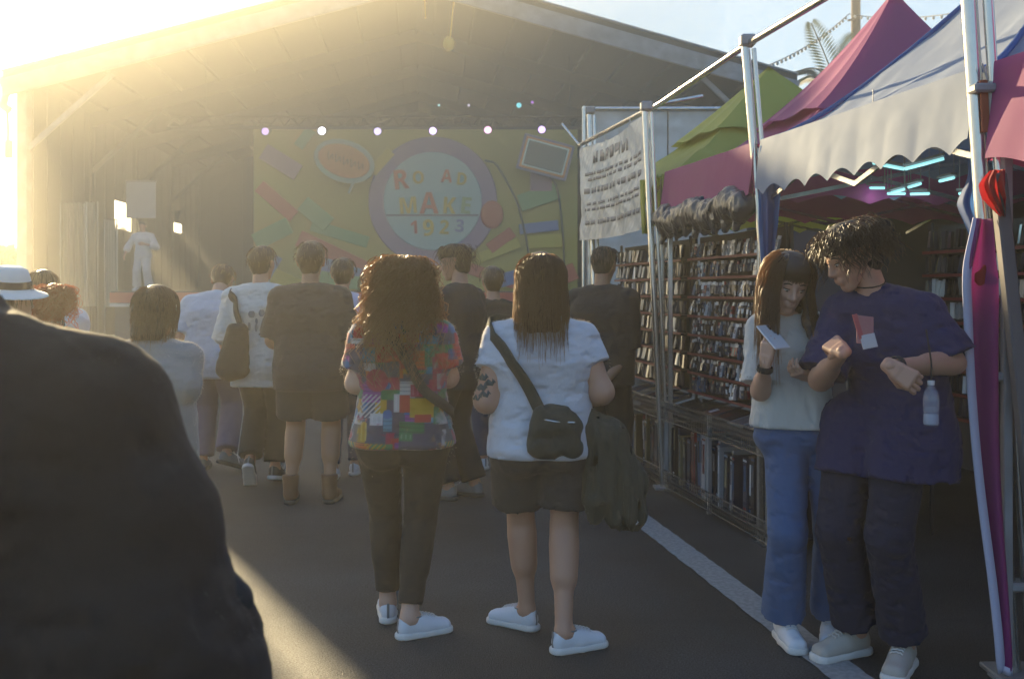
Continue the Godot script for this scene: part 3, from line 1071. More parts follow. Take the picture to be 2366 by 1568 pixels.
func build_stage() -> void:
	var st := thing("stage", "raised stage platform with red edge inside the barn", "stage", at(-4.1, 25.0, 0))
	var s := shape()
	s.box(Vector3(0, 1.4, -4.5), Vector3(12.0, 0.12, 9.0), Basis.IDENTITY, 0.01)
	obj("deck", s.mesh(), mats.black_metal, st)
	s = shape()
	s.box(Vector3(0, 0.55, -0.2), Vector3(11.9, 1.1, 0.05))
	obj("skirt", s.mesh(), mats.canvas_navy, st)
	s = shape()
	s.box(Vector3(0, 1.29, 0.02), Vector3(12.0, 0.26, 0.06), Basis.IDENTITY, 0.01)
	obj("red_edge", s.mesh(), mat("stage_red", lin(0.42, 0.05, 0.03), 0.6), st)
	s = shape()
	s.box(Vector3(0, 1.1, 0.02), Vector3(12.0, 0.08, 0.05), Basis.IDENTITY, 0.01)
	obj("white_edge", s.mesh(), mats.white_paint, st)
	# backdrop: printed board with cut-out shapes standing proud of it
	var D := 29.4
	var o := spot(1018, 490, D)
	var bd := thing("stage_backdrop", "yellow festival backdrop with a big round lettered sign on the stage", "backdrop", o)
	var paint := func(k: String, r: float, g: float, b: float) -> StandardMaterial3D: return mat("paint_" + k, lin(lerpf(r, 0.2, 0.36), lerpf(g, 0.19, 0.36), lerpf(b, 0.1, 0.36)), 0.7)
	s = shape()
	s.box(Vector3(-0.75, 0, -0.1), Vector3(9.6, 5.0, 0.1), Basis.IDENTITY, 0.01)
	obj("panel", s.mesh(), paint.call("yellow", 0.5, 0.4, 0.06), bd)
	var c := spot(1000, 465, D) - o
	s = shape()
	s.lathe([Vector2(0, 0.1), Vector2(1.86, 0.1), Vector2(1.9, 0.06), Vector2(1.9, -0.04)], Vector3.ZERO, 64, Basis(Vector3.RIGHT, PI / 2))
	obj("ring", s.mesh(), paint.call("purple", 0.26, 0.16, 0.36), bd, Transform3D(Basis.IDENTITY, c))
	s = shape()
	s.lathe([Vector2(0, 0.13), Vector2(1.42, 0.13), Vector2(1.45, 0.1), Vector2(1.45, 0.0)], Vector3.ZERO, 64, Basis(Vector3.RIGHT, PI / 2))
	obj("disc", s.mesh(), paint.call("cyan", 0.36, 0.6, 0.62), bd, Transform3D(Basis.IDENTITY, c))
	s = shape()
	s.box(Vector3(0, -0.42, 0.15), Vector3(2.7, 0.05, 0.02))
	obj("band", s.mesh(), paint.call("navy", 0.06, 0.08, 0.18), bd, Transform3D(Basis.IDENTITY, c))
	var cols := [paint.call("red", 0.6, 0.06, 0.04), paint.call("gold", 0.66, 0.5, 0.04), paint.call("green", 0.2, 0.42, 0.16), paint.call("blue", 0.1, 0.2, 0.5)]
	var rows := [["R", -0.95, 0.62, 0.78, 0], ["O", -0.42, 0.68, 0.5, 1], ["A", 0.42, 0.72, 0.5, 0], ["D", 0.86, 0.64, 0.5, 1], ["M", -0.72, -0.14, 0.66, 1], ["A", -0.1, -0.08, 0.85, 0], ["K", 0.48, -0.14, 0.66, 1], ["E", 0.98, -0.14, 0.66, 2], ["1", -0.52, -0.78, 0.52, 0], ["9", -0.12, -0.8, 0.66, 1], ["2", 0.34, -0.78, 0.56, 1], ["3", 0.8, -0.74, 0.5, 3]]
	for r in rows:
		obj("letter", text_mesh(r[0], r[3], 0.06), cols[r[4]], bd, Transform3D(Basis(Vector3.BACK, -0.12 * r[1]), c + Vector3(r[1], r[2], 0.16)))
	s = shape()
	s.ball(c + Vector3(1.75, -0.4, 0.1), Vector3(0.34, 0.42, 0.1), 16, 8)
	obj("red_knob", s.mesh(), cols[0], bd)
	# rays of colour and paint strokes round the sign
	rng.seed = 11
	var strokes := [[690, 550, 870, 635, 0.5, 0], [720, 520, 850, 560, 0.34, 2], [1085, 620, 1190, 655, 0.34, 0], [1100, 600, 1200, 560, 0.3, 1], [1130, 575, 1185, 535, 0.34, 0], [700, 600, 830, 640, 0.5, 3], [740, 640, 900, 665, 0.4, 2], [1150, 650, 1260, 620, 0.4, 3], [1200, 470, 1290, 440, 0.5, 2], [1220, 560, 1300, 555, 0.4, 1], [1200, 530, 1290, 520, 0.3, 3], [840, 670, 980, 650, 0.35, 0], [1270, 650, 1330, 625, 0.5, 0], [1225, 420, 1275, 420, 0.55, 4], [860, 400, 905, 350, 0.3, 1], [700, 470, 760, 520, 0.5, 2], [600, 430, 680, 500, 0.4, 0], [590, 560, 670, 520, 0.5, 2], [600, 620, 690, 660, 0.4, 1], [610, 350, 690, 400, 0.5, 4], [640, 590, 600, 660, 0.4, 3], [690, 340, 720, 300, 0.3, 2]]
	cols.append(paint.call("mauve", 0.4, 0.22, 0.34))
	for k in strokes:
		s = shape()
		var z := 0.02 + 0.004 * strokes.find(k)
		s.bar(spot(k[0], k[1], D) - o + Vector3(0, 0, z), spot(k[2], k[3], D) - o + Vector3(0, 0, z), k[4], 0.05, 0.012, Vector3(0, 0, 1))
		obj("paint_stroke", s.mesh(), cols[k[5]], bd)
	for a in [[[1150, 385], [1195, 470], [1222, 590], [1228, 680]], [[1255, 400], [1285, 430], [1300, 540], [1305, 680]], [[1150, 385], [1140, 376], [1120, 372]]]:
		var pts := []
		for p in a:
			pts.append(spot(p[0], p[1], D) - o + Vector3(0, 0, 0.12))
		s = shape()
		s.tube(smooth_path(pts), 0.035, 6)
		obj("arch_outline", s.mesh(), paint.call("black", 0.02, 0.02, 0.025), bd)
	# hanging signs
	var q := thing("speech_bubble_sign", "orange speech-bubble sign with a pale rim hung left of the round sign", "sign", spot(795, 372, 29.0), 0.0)
	var tilt := Basis(Vector3.BACK, -0.32)
	s = shape()
	s.ball(Vector3.ZERO, Vector3(0.92, 0.62, 0.06), 28, 10, tilt)
	s.bar(tilt * Vector3(0.45, -0.45, 0), tilt * Vector3(0.42, -0.85, 0), 0.05, 0.16, 0.0, Vector3(0, 0, 1))
	obj("rim", s.mesh(), paint.call("palegreen", 0.42, 0.5, 0.44), q)
	s = shape()
	s.ball(Vector3(0, 0, 0.05), Vector3(0.78, 0.47, 0.06), 28, 10, tilt)
	obj("face", s.mesh(), paint.call("orange", 0.75, 0.24, 0.06), q)
	for i in 5:
		s = shape()
		s.tube(smooth_path([tilt * Vector3(-0.5 + i * 0.23, 0.12, 0.112), tilt * Vector3(-0.42 + i * 0.23, -0.1, 0.112), tilt * Vector3(-0.36 + i * 0.23, 0.08, 0.112), tilt * Vector3(-0.3 + i * 0.23, -0.06, 0.112)]), 0.022, 5)
		obj("scribble", s.mesh(), paint.call("rust", 0.45, 0.1, 0.03), q)
	var r := thing("framed_sign", "tilted grey board framed in purple and orange hung right of the round sign", "sign", spot(1260, 363, 28.9))
	var tb := Basis(Vector3.BACK, -0.26)
	var lay := [[1.5, 1.06, 0.0, paint.call("violet", 0.36, 0.26, 0.44)], [1.36, 0.92, 0.03, mat("neon_amber", lin(0.8, 0.36, 0.1), 0.5)], [1.24, 0.8, 0.06, mat("neon_mint", lin(0.75, 0.8, 0.7), 0.5)], [1.14, 0.7, 0.09, paint.call("slate", 0.2, 0.22, 0.2)]]
	for k in 4:
		s = shape()
		s.box(tb * Vector3(0, 0, lay[k][2]), Vector3(lay[k][0], lay[k][1], 0.05), tb, 0.02)
		obj(["outer_frame", "inner_frame", "border", "face"][k], s.mesh(), lay[k][3], r)
	# lighting truss with its lamps
	var tr := thing("lighting_truss", "long box truss hung across the barn mouth above the stage", "truss", at(-3.0, 27.6, 5.98))
	for e in [Vector3(0, 0.3, 0), Vector3(0, 0, 0.15), Vector3(0, 0, -0.15)]:
		s = shape()
		s.bar(Vector3(-6.5, 0, 0) + e, Vector3(5.2, 0, 0) + e, 0.05, 0.05, 0.012)
		obj("chord", s.mesh(), mats.barn_wood, tr)
	s = shape()
	for i in 30:
		var x := -6.5 + i * 0.4
		s.bar(Vector3(x, 0, 0.15), Vector3(x + 0.2, 0.3, 0), 0.02, 0.02)
		s.bar(Vector3(x + 0.2, 0.3, 0), Vector3(x + 0.4, 0, -0.15), 0.02, 0.02)
	obj("lacing", s.mesh(), mats.barn_wood, tr)
	for x in [-5.5, 4.6]:
		s = shape()
		s.tube([Vector3(x, 0.3, 0), Vector3(x, 2.0, 0)], 0.012, 6)
		obj("cable", s.mesh(), mats.black_metal, tr)
	var lamps := [[612, 303, 0.55, 0.035], [743, 302, 4.0, 0.085], [872, 303, 0.8, 0.06], [1000, 302, 1.3, 0.07], [1127, 300, 1.0, 0.068], [1252, 299, 1.0, 0.07]]
	for i in lamps.size():
		var k: Array = lamps[i]
		var n := thing("stage_light", ["farthest left and dimmest lamp on the stage truss", "brightest white lamp on the stage truss", "faint lilac lamp third from the left on the stage truss", "lilac lamp straight above the round sign", "pinkish lamp right of the round sign", "violet lamp above the tilted framed sign"][i], "stage light", spot(k[0], k[1], 27.4), 0.0, "lamps on the stage truss")
		s = shape()
		s.lathe([Vector2(0.0, -0.28), Vector2(0.07, -0.26), Vector2(0.1, -0.1), Vector2(0.125, 0.0), Vector2(0.115, 0.0), Vector2(0.1, -0.03)], Vector3.ZERO, 16, Basis(Vector3.RIGHT, PI / 2))
		obj("housing", s.mesh(), mats.black_metal, n)
		s = shape()
		s.disc(Vector3(0, 0, -0.012), Vector3.RIGHT, Vector3.UP, 0.1, 20)
		obj("lens", s.mesh(), mat("lamp_glow_%d" % i, Color(0.8, 0.75, 1), 0.4, {"emission_enabled": true, "emission": [Color(0.85, 0.7, 0.95), Color(0.93, 0.92, 1), Color(0.8, 0.72, 0.95), Color(0.85, 0.72, 1), Color(1, 0.72, 0.85), Color(0.85, 0.68, 1)][i], "emission_energy_multiplier": 0.55 * k[2]}), n)
		s = shape()
		s.bar(Vector3(-0.13, 0, -0.1), Vector3(-0.13, 0.24, -0.1), 0.02, 0.03)
		s.bar(Vector3(0.13, 0, -0.1), Vector3(0.13, 0.24, -0.1), 0.02, 0.03)
		s.bar(Vector3(-0.14, 0.24, -0.1), Vector3(0.14, 0.24, -0.1), 0.02, 0.03)
		obj("yoke", s.mesh(), mats.black_metal, n)
		var lt := SpotLight3D.new()
		lt.name = "lamp_light"
		lt.light_color = Color(0.85, 0.8, 1)
		lt.light_energy = 0.08 * k[2]
		lt.light_size = 0.08
		lt.spot_range = 40.0
		lt.spot_attenuation = 2.0
		lt.spot_angle = 25.0
		lt.shadow_enabled = true
		lt.position = Vector3(0, 0, 0.04)
		lt.rotation = Vector3(deg_to_rad(-20), PI, 0)
		n.add_child(lt)
	var dots := [[1199, 243, 0.07, Color(0.45, 0.85, 0.9)], [1230, 236, 0.035, Color(0.7, 0.45, 0.85)], [1083, 243, 0.03, Color(0.8, 0.75, 0.85)], [1014, 243, 0.03, Color(0.7, 0.85, 0.85)]]
	var dn := ["small turquoise spot lamp high in the barn roof", "small purple spot lamp beside the turquoise one", "small pale lamp high above the round sign", "faint bluish lamp left of the small pale one"]
	for i in 4:
		var n := thing("spot_lamp", dn[i], "lamp", spot(dots[i][0], dots[i][1], 30.5), 0.0, "small lamps high in the barn")
		s = shape()
		s.lathe([Vector2(0.0, -0.2), Vector2(dots[i][2] + 0.02, -0.14), Vector2(dots[i][2] + 0.03, 0.0), Vector2(dots[i][2] + 0.01, 0.0)], Vector3.ZERO, 12, Basis(Vector3.RIGHT, PI / 2))
		obj("housing", s.mesh(), mats.black_metal, n)
		s = shape()
		s.disc(Vector3(0, 0, -0.006), Vector3.RIGHT, Vector3.UP, dots[i][2] + 0.012, 14)
		obj("lens", s.mesh(), mat("dot_glow_%d" % i, dots[i][3], 0.4, {"emission_enabled": true, "emission": dots[i][3], "emission_energy_multiplier": 0.3}), n)
	# pale screen and curtains on the left of the stage
	var sc := thing("projection_screen", "pale blank screen hung at the left of the stage above the performer", "screen", spot(325, 462, 29.0))
	s = shape()
	s.box(Vector3.ZERO, Vector3(0.86, 1.06, 0.04), Basis.IDENTITY, 0.01)
	obj("sheet", s.mesh(), mat("screen_cloth", lin(0.42, 0.44, 0.5), 0.9), sc)
	s = shape()
	s.tube([Vector3(-0.46, 0.55, 0), Vector3(0.46, 0.55, 0)], 0.03, 8)
	obj("roller", s.mesh(), mats.grey_paint, sc)
	s = shape()
	for x in [-0.4, 0.4]:
		s.tube([Vector3(x, 0.55, 0), Vector3(x, 2.6, 0)], 0.008, 5)
	obj("cord", s.mesh(), mats.black_metal, sc)
	var cl := ["pale curtain by the left barn column", "narrow pale curtain nearest the performer", "grey-green curtain between the two pale ones"]
	var cx := [[205, 0.42], [255, 0.3], [168, 0.6]]
	for i in 3:
		var p := spot(cx[i][0], 660, 29.5 - i)
		var w: float = cx[i][1]
		var hgt: float = [3.1, 2.5, 2.9][i]
		var n := thing("curtain", cl[i], "curtain", Vector3(p.x, 0.0, p.z), 0.0, "curtains at the left of the barn")
		s = shape()
		s.sheet(func(u: float, v: float) -> Vector3: return Vector3((u - 0.5) * w * (1.0 - 0.25 * v), 1.0 + v * hgt, 0.05 * sin(u * 22.0 + v)), 24, 8)
		obj("cloth", s.mesh(), mat("curtain_cloth_%d" % i, lin(0.32, 0.35, 0.36) if i < 2 else lin(0.18, 0.19, 0.16), 0.9), n)
		s = shape()
		s.tube([Vector3(-w * 0.6, 1.0 + hgt, 0), Vector3(w * 0.6, 1.0 + hgt, 0)], 0.025, 8)
		s.tube([Vector3(w * 0.6, 0, 0), Vector3(w * 0.6, 1.0 + hgt, 0)], 0.025, 8)
		s.tube([Vector3(-w * 0.6, 0, 0), Vector3(-w * 0.6, 1.0 + hgt, 0)], 0.025, 8)
		obj("frame", s.mesh(), mats.steel, n)


# ---------------------------------------------------------------- the stalls
const LINE_X := 2.62   # the front of the stalls: x = LINE_X - 0.2 d


func front(d: float, inset := 0.0, h := 0.0) -> Vector3:
	return at(LINE_X - 0.2 * d + 0.98 * inset, d + 0.196 * inset, h)


func canopy(label: String, d0: float, d1: float, depth: float, q: Dictionary) -> Node3D:   # a pop-up canopy whose front runs from d0 to d1
	var a0 := front(d0)
	var a1 := front(d1)
	var into := Vector3(0.98, 0, -0.196)
	var o := (a0 + a1) * 0.5 + into * depth * 0.5
	var T := thing("canopy", label, "canopy", o, 0.0, "pop-up canopies over the stalls")
	var eave: float = q.get("eave", 2.34)
	var peak: float = q.get("peak", 3.45)
	var p: float = q.get("curve", 1.6)
	var c := [a0 - o, a1 - o, a1 - o + into * depth, a0 - o + into * depth]
	var top := Vector3(q.get("dx", 0.0), peak, q.get("dz", 0.0))
	var m: Material = q.mat
	var sd: float = q.get("seed", 1.0)
	for i in 4:
		var e0: Vector3 = c[i]
		var e1: Vector3 = c[(i + 1) % 4]
		var f := func(u: float, v: float) -> Vector3:
			var g := e0.lerp(e1, u)
			var x := g.lerp(Vector3(top.x, 0, top.z), v)
			var y := eave + (peak - eave) * pow(v, p)
			var w := noise.get_noise_3d(x.x * 1.1 + sd * 7.0, y, x.z * 1.1) * 0.04 + noise.get_noise_3d(x.x * 2.5 + sd, y * 1.2, x.z * 2.5) * 0.004
			var mid := sin(PI * u) * (1.0 - v)
			return Vector3(x.x, y + w * sin(PI * clampf(v * 1.2 + 0.1, 0.0, 1.0)) - 0.05 * mid * v * 3.0, x.z)
		noise.frequency = 1.0
		var s := shape()
		s.sheet(f, 26, 22)
		var pn := obj("roof_panel", s.mesh(), m, T)
		var vh: float = q.get("valance", 0.3)
		var out := (e0 + e1).normalized() * 0.02
		var ns: int = q.get("scallops", 8)
		var vf := func(u: float, v: float) -> Vector3:
			var g := e0.lerp(e1, u) + out * (1.0 + v)
			var drop: float = vh - q.get("scallop", 0.05) * absf(cos(PI * ns * u))
			var wv := 0.007 * sin(u * 19.0 + sd * 3.0) * v + 0.006 * noise.get_noise_3d(u * 4.0 + sd * 5.0, v * 0.8, sd * 3.0 + i)
			return Vector3(g.x, eave + 0.012 - v * drop, g.z) + out.normalized() * (wv + 0.02 * v)
		s = shape()
		s.sheet(vf, 96, 5)
		obj("valance", s.mesh(), q.get("valance_mat", m), pn)
	if q.has("binding"):
		for i in 4:
			var pts := []
			for k in 14:
				var v := k / 13.0
				var g: Vector3 = c[i].lerp(Vector3(top.x, 0, top.z), v)
				pts.append(Vector3(g.x, eave + (peak - eave) * pow(v, p) + 0.004, g.z))
			var s := shape()
			s.tube(pts, 0.014, 6)
			obj("hip_binding", s.mesh(), q.binding, T)
	if q.get("cap", 0.0) > 0.0:   # the vent cap: a second little roof that overlaps the peak
		var v0: float = q.cap
		for i in 4:
			var e0: Vector3 = c[i]
			var e1: Vector3 = c[(i + 1) % 4]
			var f := func(u: float, v: float) -> Vector3:
				var vv := lerpf(v0, 1.0, v)
				var x := e0.lerp(e1, u).lerp(Vector3(top.x, 0, top.z), vv)
				return Vector3(x.x * 1.04, eave + (peak - eave) * pow(vv, p) + 0.05 - 0.03 * (1.0 - v) * absf(sin(u * 6.0 + sd)), x.z * 1.04)
			var s := shape()
			s.sheet(f, 18, 10)
			obj("vent_cap", s.mesh(), m, T)
	var lm: Material = q.get("frame", mats.steel)
	for i in 4:
		if not q.get("legs", [0, 1, 2, 3]).has(i):
			continue
		var s := shape()
		var g: Vector3 = c[i] * 0.985
		s.bar(Vector3(g.x, 0, g.z), Vector3(g.x, eave - 0.02, g.z), 0.035, 0.035, 0.004)
		s.box(Vector3(g.x, 0.006, g.z), Vector3(0.1, 0.012, 0.1))
		obj("leg", s.mesh(), lm, T)
	var s := shape()
	for i in 4:   # the scissor truss under the eaves
		var e0: Vector3 = c[i] * 0.985
		var e1: Vector3 = c[(i + 1) % 4] * 0.985
		for k in 2:
			var h0 := eave - 0.06
			var h1 := eave - 0.34
			var g0 := e0.lerp(e1, k * 0.5)
			var g1 := e0.lerp(e1, k * 0.5 + 0.5)
			s.bar(Vector3(g0.x, h0, g0.z), Vector3(g1.x, h1, g1.z), 0.012, 0.024)
			s.bar(Vector3(g0.x, h1, g0.z) * 0.999, Vector3(g1.x, h0, g1.z) * 0.999, 0.012, 0.024)
	obj("truss", s.mesh(), lm, T)
	return T


func drape(called: String, label: String, cat: String, m: Material, pts: Array, width: Array, folds: float, out := Vector3(-0.98, 0, 0.2)) -> Node3D:   # a strip of cloth that hangs along pts
	var o: Vector3 = pts[0]
	var T := thing(called, label, cat, o)
	var path := smooth_path(pts, 8)
	var along := out.cross(Vector3.UP).normalized()
	var nn := path.size() - 1
	var f := func(u: float, v: float) -> Vector3:
		var x := clampf(v, 0.0, 1.0) * nn
		var i := mini(int(x), nn - 1)
		var p: Vector3 = path[i].lerp(path[i + 1], x - i)
		var wx := clampf(v, 0.0, 1.0) * (width.size() - 1)
		var k := mini(int(wx), width.size() - 2)
		var w: float = lerpf(width[k], width[k + 1], wx - k)
		return p - o + along * (u - 0.5) * w + out * 0.035 * sin(u * folds + v * 3.0) * (0.4 + v)
	var s := shape()
	s.sheet(f, 20, 36)
	obj("cloth", s.mesh(), m, T)
	return T


func build_stalls() -> void:
	var up := Vector3.UP
	# canopies, far to near
	canopy("yellow pyramid canopy with a vent cap, farthest along the stall row", 7.5, 9.5, 2.74, {"mat": mats.canvas_yellow, "peak": 3.4, "curve": 1.3, "cap": 0.5, "seed": 1.0, "valance": 0.3})
	canopy("magenta canopy with a tall pointed peak between the yellow and white ones", 5.86, 7.36, 2.74, {"mat": mats.canvas_pink, "peak": 3.5, "curve": 1.7, "cap": 0.42, "seed": 2.0, "valance": 0.36, "scallops": 6})
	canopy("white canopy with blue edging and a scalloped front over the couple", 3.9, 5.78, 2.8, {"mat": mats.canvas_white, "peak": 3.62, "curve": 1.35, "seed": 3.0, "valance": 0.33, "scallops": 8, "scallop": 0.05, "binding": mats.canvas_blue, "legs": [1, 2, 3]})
	canopy("pink canopy cut off by the right edge of the view", 1.4, 3.8, 2.6, {"mat": mats.canvas_pink, "peak": 3.5, "curve": 1.5, "seed": 4.0, "valance": 0.42, "scallops": 5, "frame": mats.grey_paint})
	# the pipe frame in front of them
	var fr := thing("pipe_frame", "tall steel pipe frame with a sloping-away top rail along the stalls", "frame", front(7.4))
	var o := fr.position
	var rail := [front(2.2, -0.06, 2.98) - o, front(5.9, -0.04, 2.94) - o, front(7.4, -0.05, 2.86) - o, front(9.5, -0.08, 2.86) - o]
	var s := shape()
	for i in 3:
		s.tube([rail[i], rail[i + 1]], 0.021, 10)
	obj("rail", s.mesh(), mats.steel, fr)
	var uprights := [[spot(1722, 95, 5.9), spot(1772, 700, 5.86), 0.026], [spot(1490, 246, 7.4), spot(1533, 1128, 7.42), 0.024], [spot(1361, 255, 9.5), spot(1372, 640, 9.4), 0.022]]
	for k in uprights:
		s = shape()
		var a: Vector3 = k[0]
		var e: Vector3 = k[1]
		if k == uprights[0]:
			e = a + (e - a) * (a.y / (a.y - e.y))
		if k == uprights[2]:
			e = a + (e - a) * (a.y / (a.y - e.y))
		s.tube([a - o, e - o], k[2], 10)
		var sd := Vector3(0.045, 0, 0.03)
		s.tube([a - o + sd + Vector3(0, -0.05, 0), e - o + sd], k[2] * 0.55, 8)
		obj("upright", s.mesh(), mats.steel, fr)
		s = shape()
		s.box(a - o + Vector3(0.012, 0.0, 0.01), Vector3(0.09, 0.07, 0.08), Basis.IDENTITY, 0.012)
		obj("clamp", s.mesh(), mats.grey_paint, fr)
		s = shape()
		s.box(Vector3(e.x, 0.01, e.z) - o, Vector3(0.14, 0.02, 0.14), Basis.IDENTITY, 0.004)
		obj("foot_plate", s.mesh(), mats.grey_paint, fr)
	s = shape()
	s.tube([rail[2], rail[2] + Vector3(0.32, 0.05, 0.05)], 0.014, 8)
	obj("stub", s.mesh(), mats.steel, fr)
	s = shape()
	s.tube([rail[3], rail[3] + Vector3(-0.16, 0.22, -0.1)], 0.012, 8)
	obj("stub", s.mesh(), mats.steel, fr)
	# the nearest upright: twin pipes and the canopy leg behind them
	var np := thing("twin_pole", "twin steel pole nearest the camera beside the hanging magenta cloth", "pole", at(1.93, 3.83, 0))
	o = np.position
	for k in [[0.0, 0.0, 0.03], [0.058, 0.03, 0.02]]:
		s = shape()
		s.tube([Vector3(k[0], 0, k[1]), spot(2240, 0, 3.85) - o + Vector3(k[0], 0, k[1]), spot(2222, -170, 3.85) - o + Vector3(k[0], 0, k[1])], k[2], 12)
		obj("pipe", s.mesh(), mats.steel, np)
	for h in [0.35, 1.15, 2.25]:
		s = shape()
		s.box(Vector3(-0.16 * h / 2.6 + 0.028, h, 0.015), Vector3(0.12, 0.035, 0.08), Basis.IDENTITY, 0.008)
		obj("clamp", s.mesh(), mats.grey_paint, np)
	s = shape()
	s.box(Vector3(0.02, 0.01, 0), Vector3(0.22, 0.02, 0.18), Basis.IDENTITY, 0.004)
	obj("foot_plate", s.mesh(), mats.grey_paint, np)
	var lg := thing("grey_post", "flat grey post standing right behind the twin steel pole", "post", at(2.02, 3.72, 0))
	s = shape()
	s.bar(Vector3.ZERO, spot(2306, 400, 3.72) - lg.position, 0.05, 0.05, 0.006)
	obj("shaft", s.mesh(), mat("dull_post", lin(0.12, 0.115, 0.125), 0.7), lg)
	s = shape()
	s.box(Vector3(0, 0.008, 0), Vector3(0.12, 0.016, 0.12), Basis.IDENTITY, 0.003)
	obj("base", s.mesh(), mats.grey_paint, lg)
	var tg := thing("red_tag", "small red and white tag tied to the near pole", "tag", spot(2282, 245, 3.8))
	s = shape()
	s.box(Vector3(-0.01, 0, 0), Vector3(0.03, 0.2, 0.012), Basis(Vector3.BACK, 0.05), 0.003)
	obj("tag_body", s.mesh(), mats.rust, tg)
	s = shape()
	s.box(Vector3(0.017, 0, 0), Vector3(0.016, 0.19, 0.012), Basis(Vector3.BACK, 0.05), 0.003)
	obj("tag_strip", s.mesh(), mats.cream, tg)
	s = shape()
	s.tube([Vector3(0, 0.1, 0), Vector3(-0.03, 0.16, 0.02)], 0.004, 5)
	obj("tie", s.mesh(), mats.cream, tg)
	# hanging cloths
	var mg := thing("magenta_cloth", "long magenta cloth with a pale border hanging down beside the twin pole", "cloth", spot(2262, 500, 3.74))
	o = mg.position
	var D := 3.74
	var edge := [[2252, 505, 2290, 505], [2225, 600, 2292, 600], [2218, 650, 2296, 650], [2222, 720, 2300, 720], [2232, 850, 2306, 850], [2246, 1000, 2313, 1000], [2262, 1150, 2320, 1150], [2282, 1320, 2330, 1320], [2294, 1440, 2336, 1440], [2303, 1525, 2340, 1525], [2312, 1550, 2336, 1550]]
	var lp := []
	var rp := []
	for k in edge:
		lp.append(spot(k[0], k[1], D) - o)
		rp.append(spot(k[2], k[3], D) - o)
	lp = smooth_path(lp, 4)
	rp = smooth_path(rp, 4)
	var cl := func(u: float, v: float) -> Vector3:
		var x := v * (lp.size() - 1)
		var i := mini(int(x), lp.size() - 2)
		return lp[i].lerp(lp[i + 1], x - i).lerp(rp[i].lerp(rp[i + 1], x - i), u) + Vector3(0, 0, 0.022 * sin(u * 7.0 + v * 4.0) + 0.02 * sin(v * 9.0))
	s = shape()
	s.sheet(cl, 14, 60)
	obj("cloth", s.mesh(), mats.canvas_magenta, mg)
	s = shape()
	var bp := []
	var bn := []
	for i in 41:
		bp.append(cl.call(0.0, i / 40.0) + Vector3(0.008, 0, 0.004))
		bn.append(Vector3(0, 0, 1))
	s.ribbon(bp, bn, 0.032, 0.006)
	bp = []
	bn = []
	for i in 9:
		bp.append(cl.call(i / 8.0, 1.0) + Vector3(0, 0.01, 0.005))
		bn.append(Vector3(0, 0, 1))
	s.ribbon(bp, bn, 0.03, 0.006)
	obj("pale_border", s.mesh(), mats.binding, mg)
	s = shape()
	var rd := []
	var rn := []
	for i in 9:
		rd.append(cl.call(0.72 - 0.02 * i, 0.12 + 0.012 * i) + Vector3(0, 0, 0.008))
		rn.append(Vector3(0, 0, 1))
	s.ribbon(rd, rn, [0.008, 0.014, 0.02, 0.034, 0.05, 0.06, 0.058, 0.04, 0.01], 0.003)
	obj("red_patch", s.mesh(), mats.canvas_red, mg)
	drape("red_cloth", "bright red gathered cloth under the corner of the near pink canopy", "cloth", mats.canvas_red, [spot(2306, 392, 3.7), spot(2294, 425, 3.68), spot(2300, 460, 3.68), spot(2318, 500, 3.68)], [0.05, 0.09, 0.08, 0.015], 12.0, Vector3(-0.5, 0, 0.86))
	drape("blue_cloth", "blue gathered curtain hanging behind the near twin pole", "cloth", mats.canvas_blue, [spot(2250, 352, 4.15), spot(2262, 410, 4.15), spot(2246, 470, 4.15), spot(2262, 540, 4.15), spot(2275, 620, 4.15)], [0.04, 0.09, 0.12, 0.08, 0.05], 9.0, Vector3(-0.5, 0, 0.86))
	drape("blue_cloth", "narrow blue curtain tied to the upright at the far end of the white canopy", "cloth", mats.canvas_blue, [spot(1782, 335, 5.72), spot(1780, 420, 5.72), spot(1776, 520, 5.72), spot(1772, 640, 5.72)], [0.12, 0.13, 0.11, 0.04], 11.0, Vector3(-0.3, 0, 0.95))
	drape("yellow_cloth", "yellow curtain hanging at the corner of the yellow canopy beside the banner", "cloth", mats.canvas_yellow, [spot(1500, 415, 7.55), spot(1496, 470, 7.55), spot(1490, 540, 7.55)], [0.14, 0.12, 0.05], 9.0, Vector3(-0.3, 0, 0.95))
	# rolled plastic sheet under the magenta canopy
	var bn2 := []
	rng.seed = 5
	for i in 9:
		var d := lerpf(5.95, 7.38, i / 9.0)
		var d2 := lerpf(5.95, 7.38, (i + 1) / 9.0)
		bn2.append(bone(front(d, -0.05, 2.0 + 0.03 * sin(i * 1.7)), front(d2, -0.05, 2.0 + 0.03 * sin((i + 1) * 1.7)), 0.068 + 0.015 * sin(i * 2.3), 0.06))
		bn2.append(bone(front(d, -0.06, 1.97), front(d + 0.06, -0.07, 1.85 + 0.05 * sin(i * 3.1)), 0.06, 0.02))
	var roll := obj("plastic_sheet", net_mesh(net(bn2, 0.011, 0.08, 0.022, 9.0, Vector3(1.0, 0.5, 1.0))), mats.plastic_dark)
	tag(roll, "crumpled dark plastic sheet rolled up under the magenta canopy edge", "plastic sheet")
	# printed vinyl banner on the rail
	var ba := thing("vinyl_banner", "creased white vinyl banner with grey print hanging from the far end of the rail", "banner", front(8.45, -0.03, 2.4))
	o = ba.position
	var p0 := front(7.46, -0.09, 2.82) - o
	var p1 := front(9.42, -0.09, 2.82) - o
	noise.frequency = 1.0
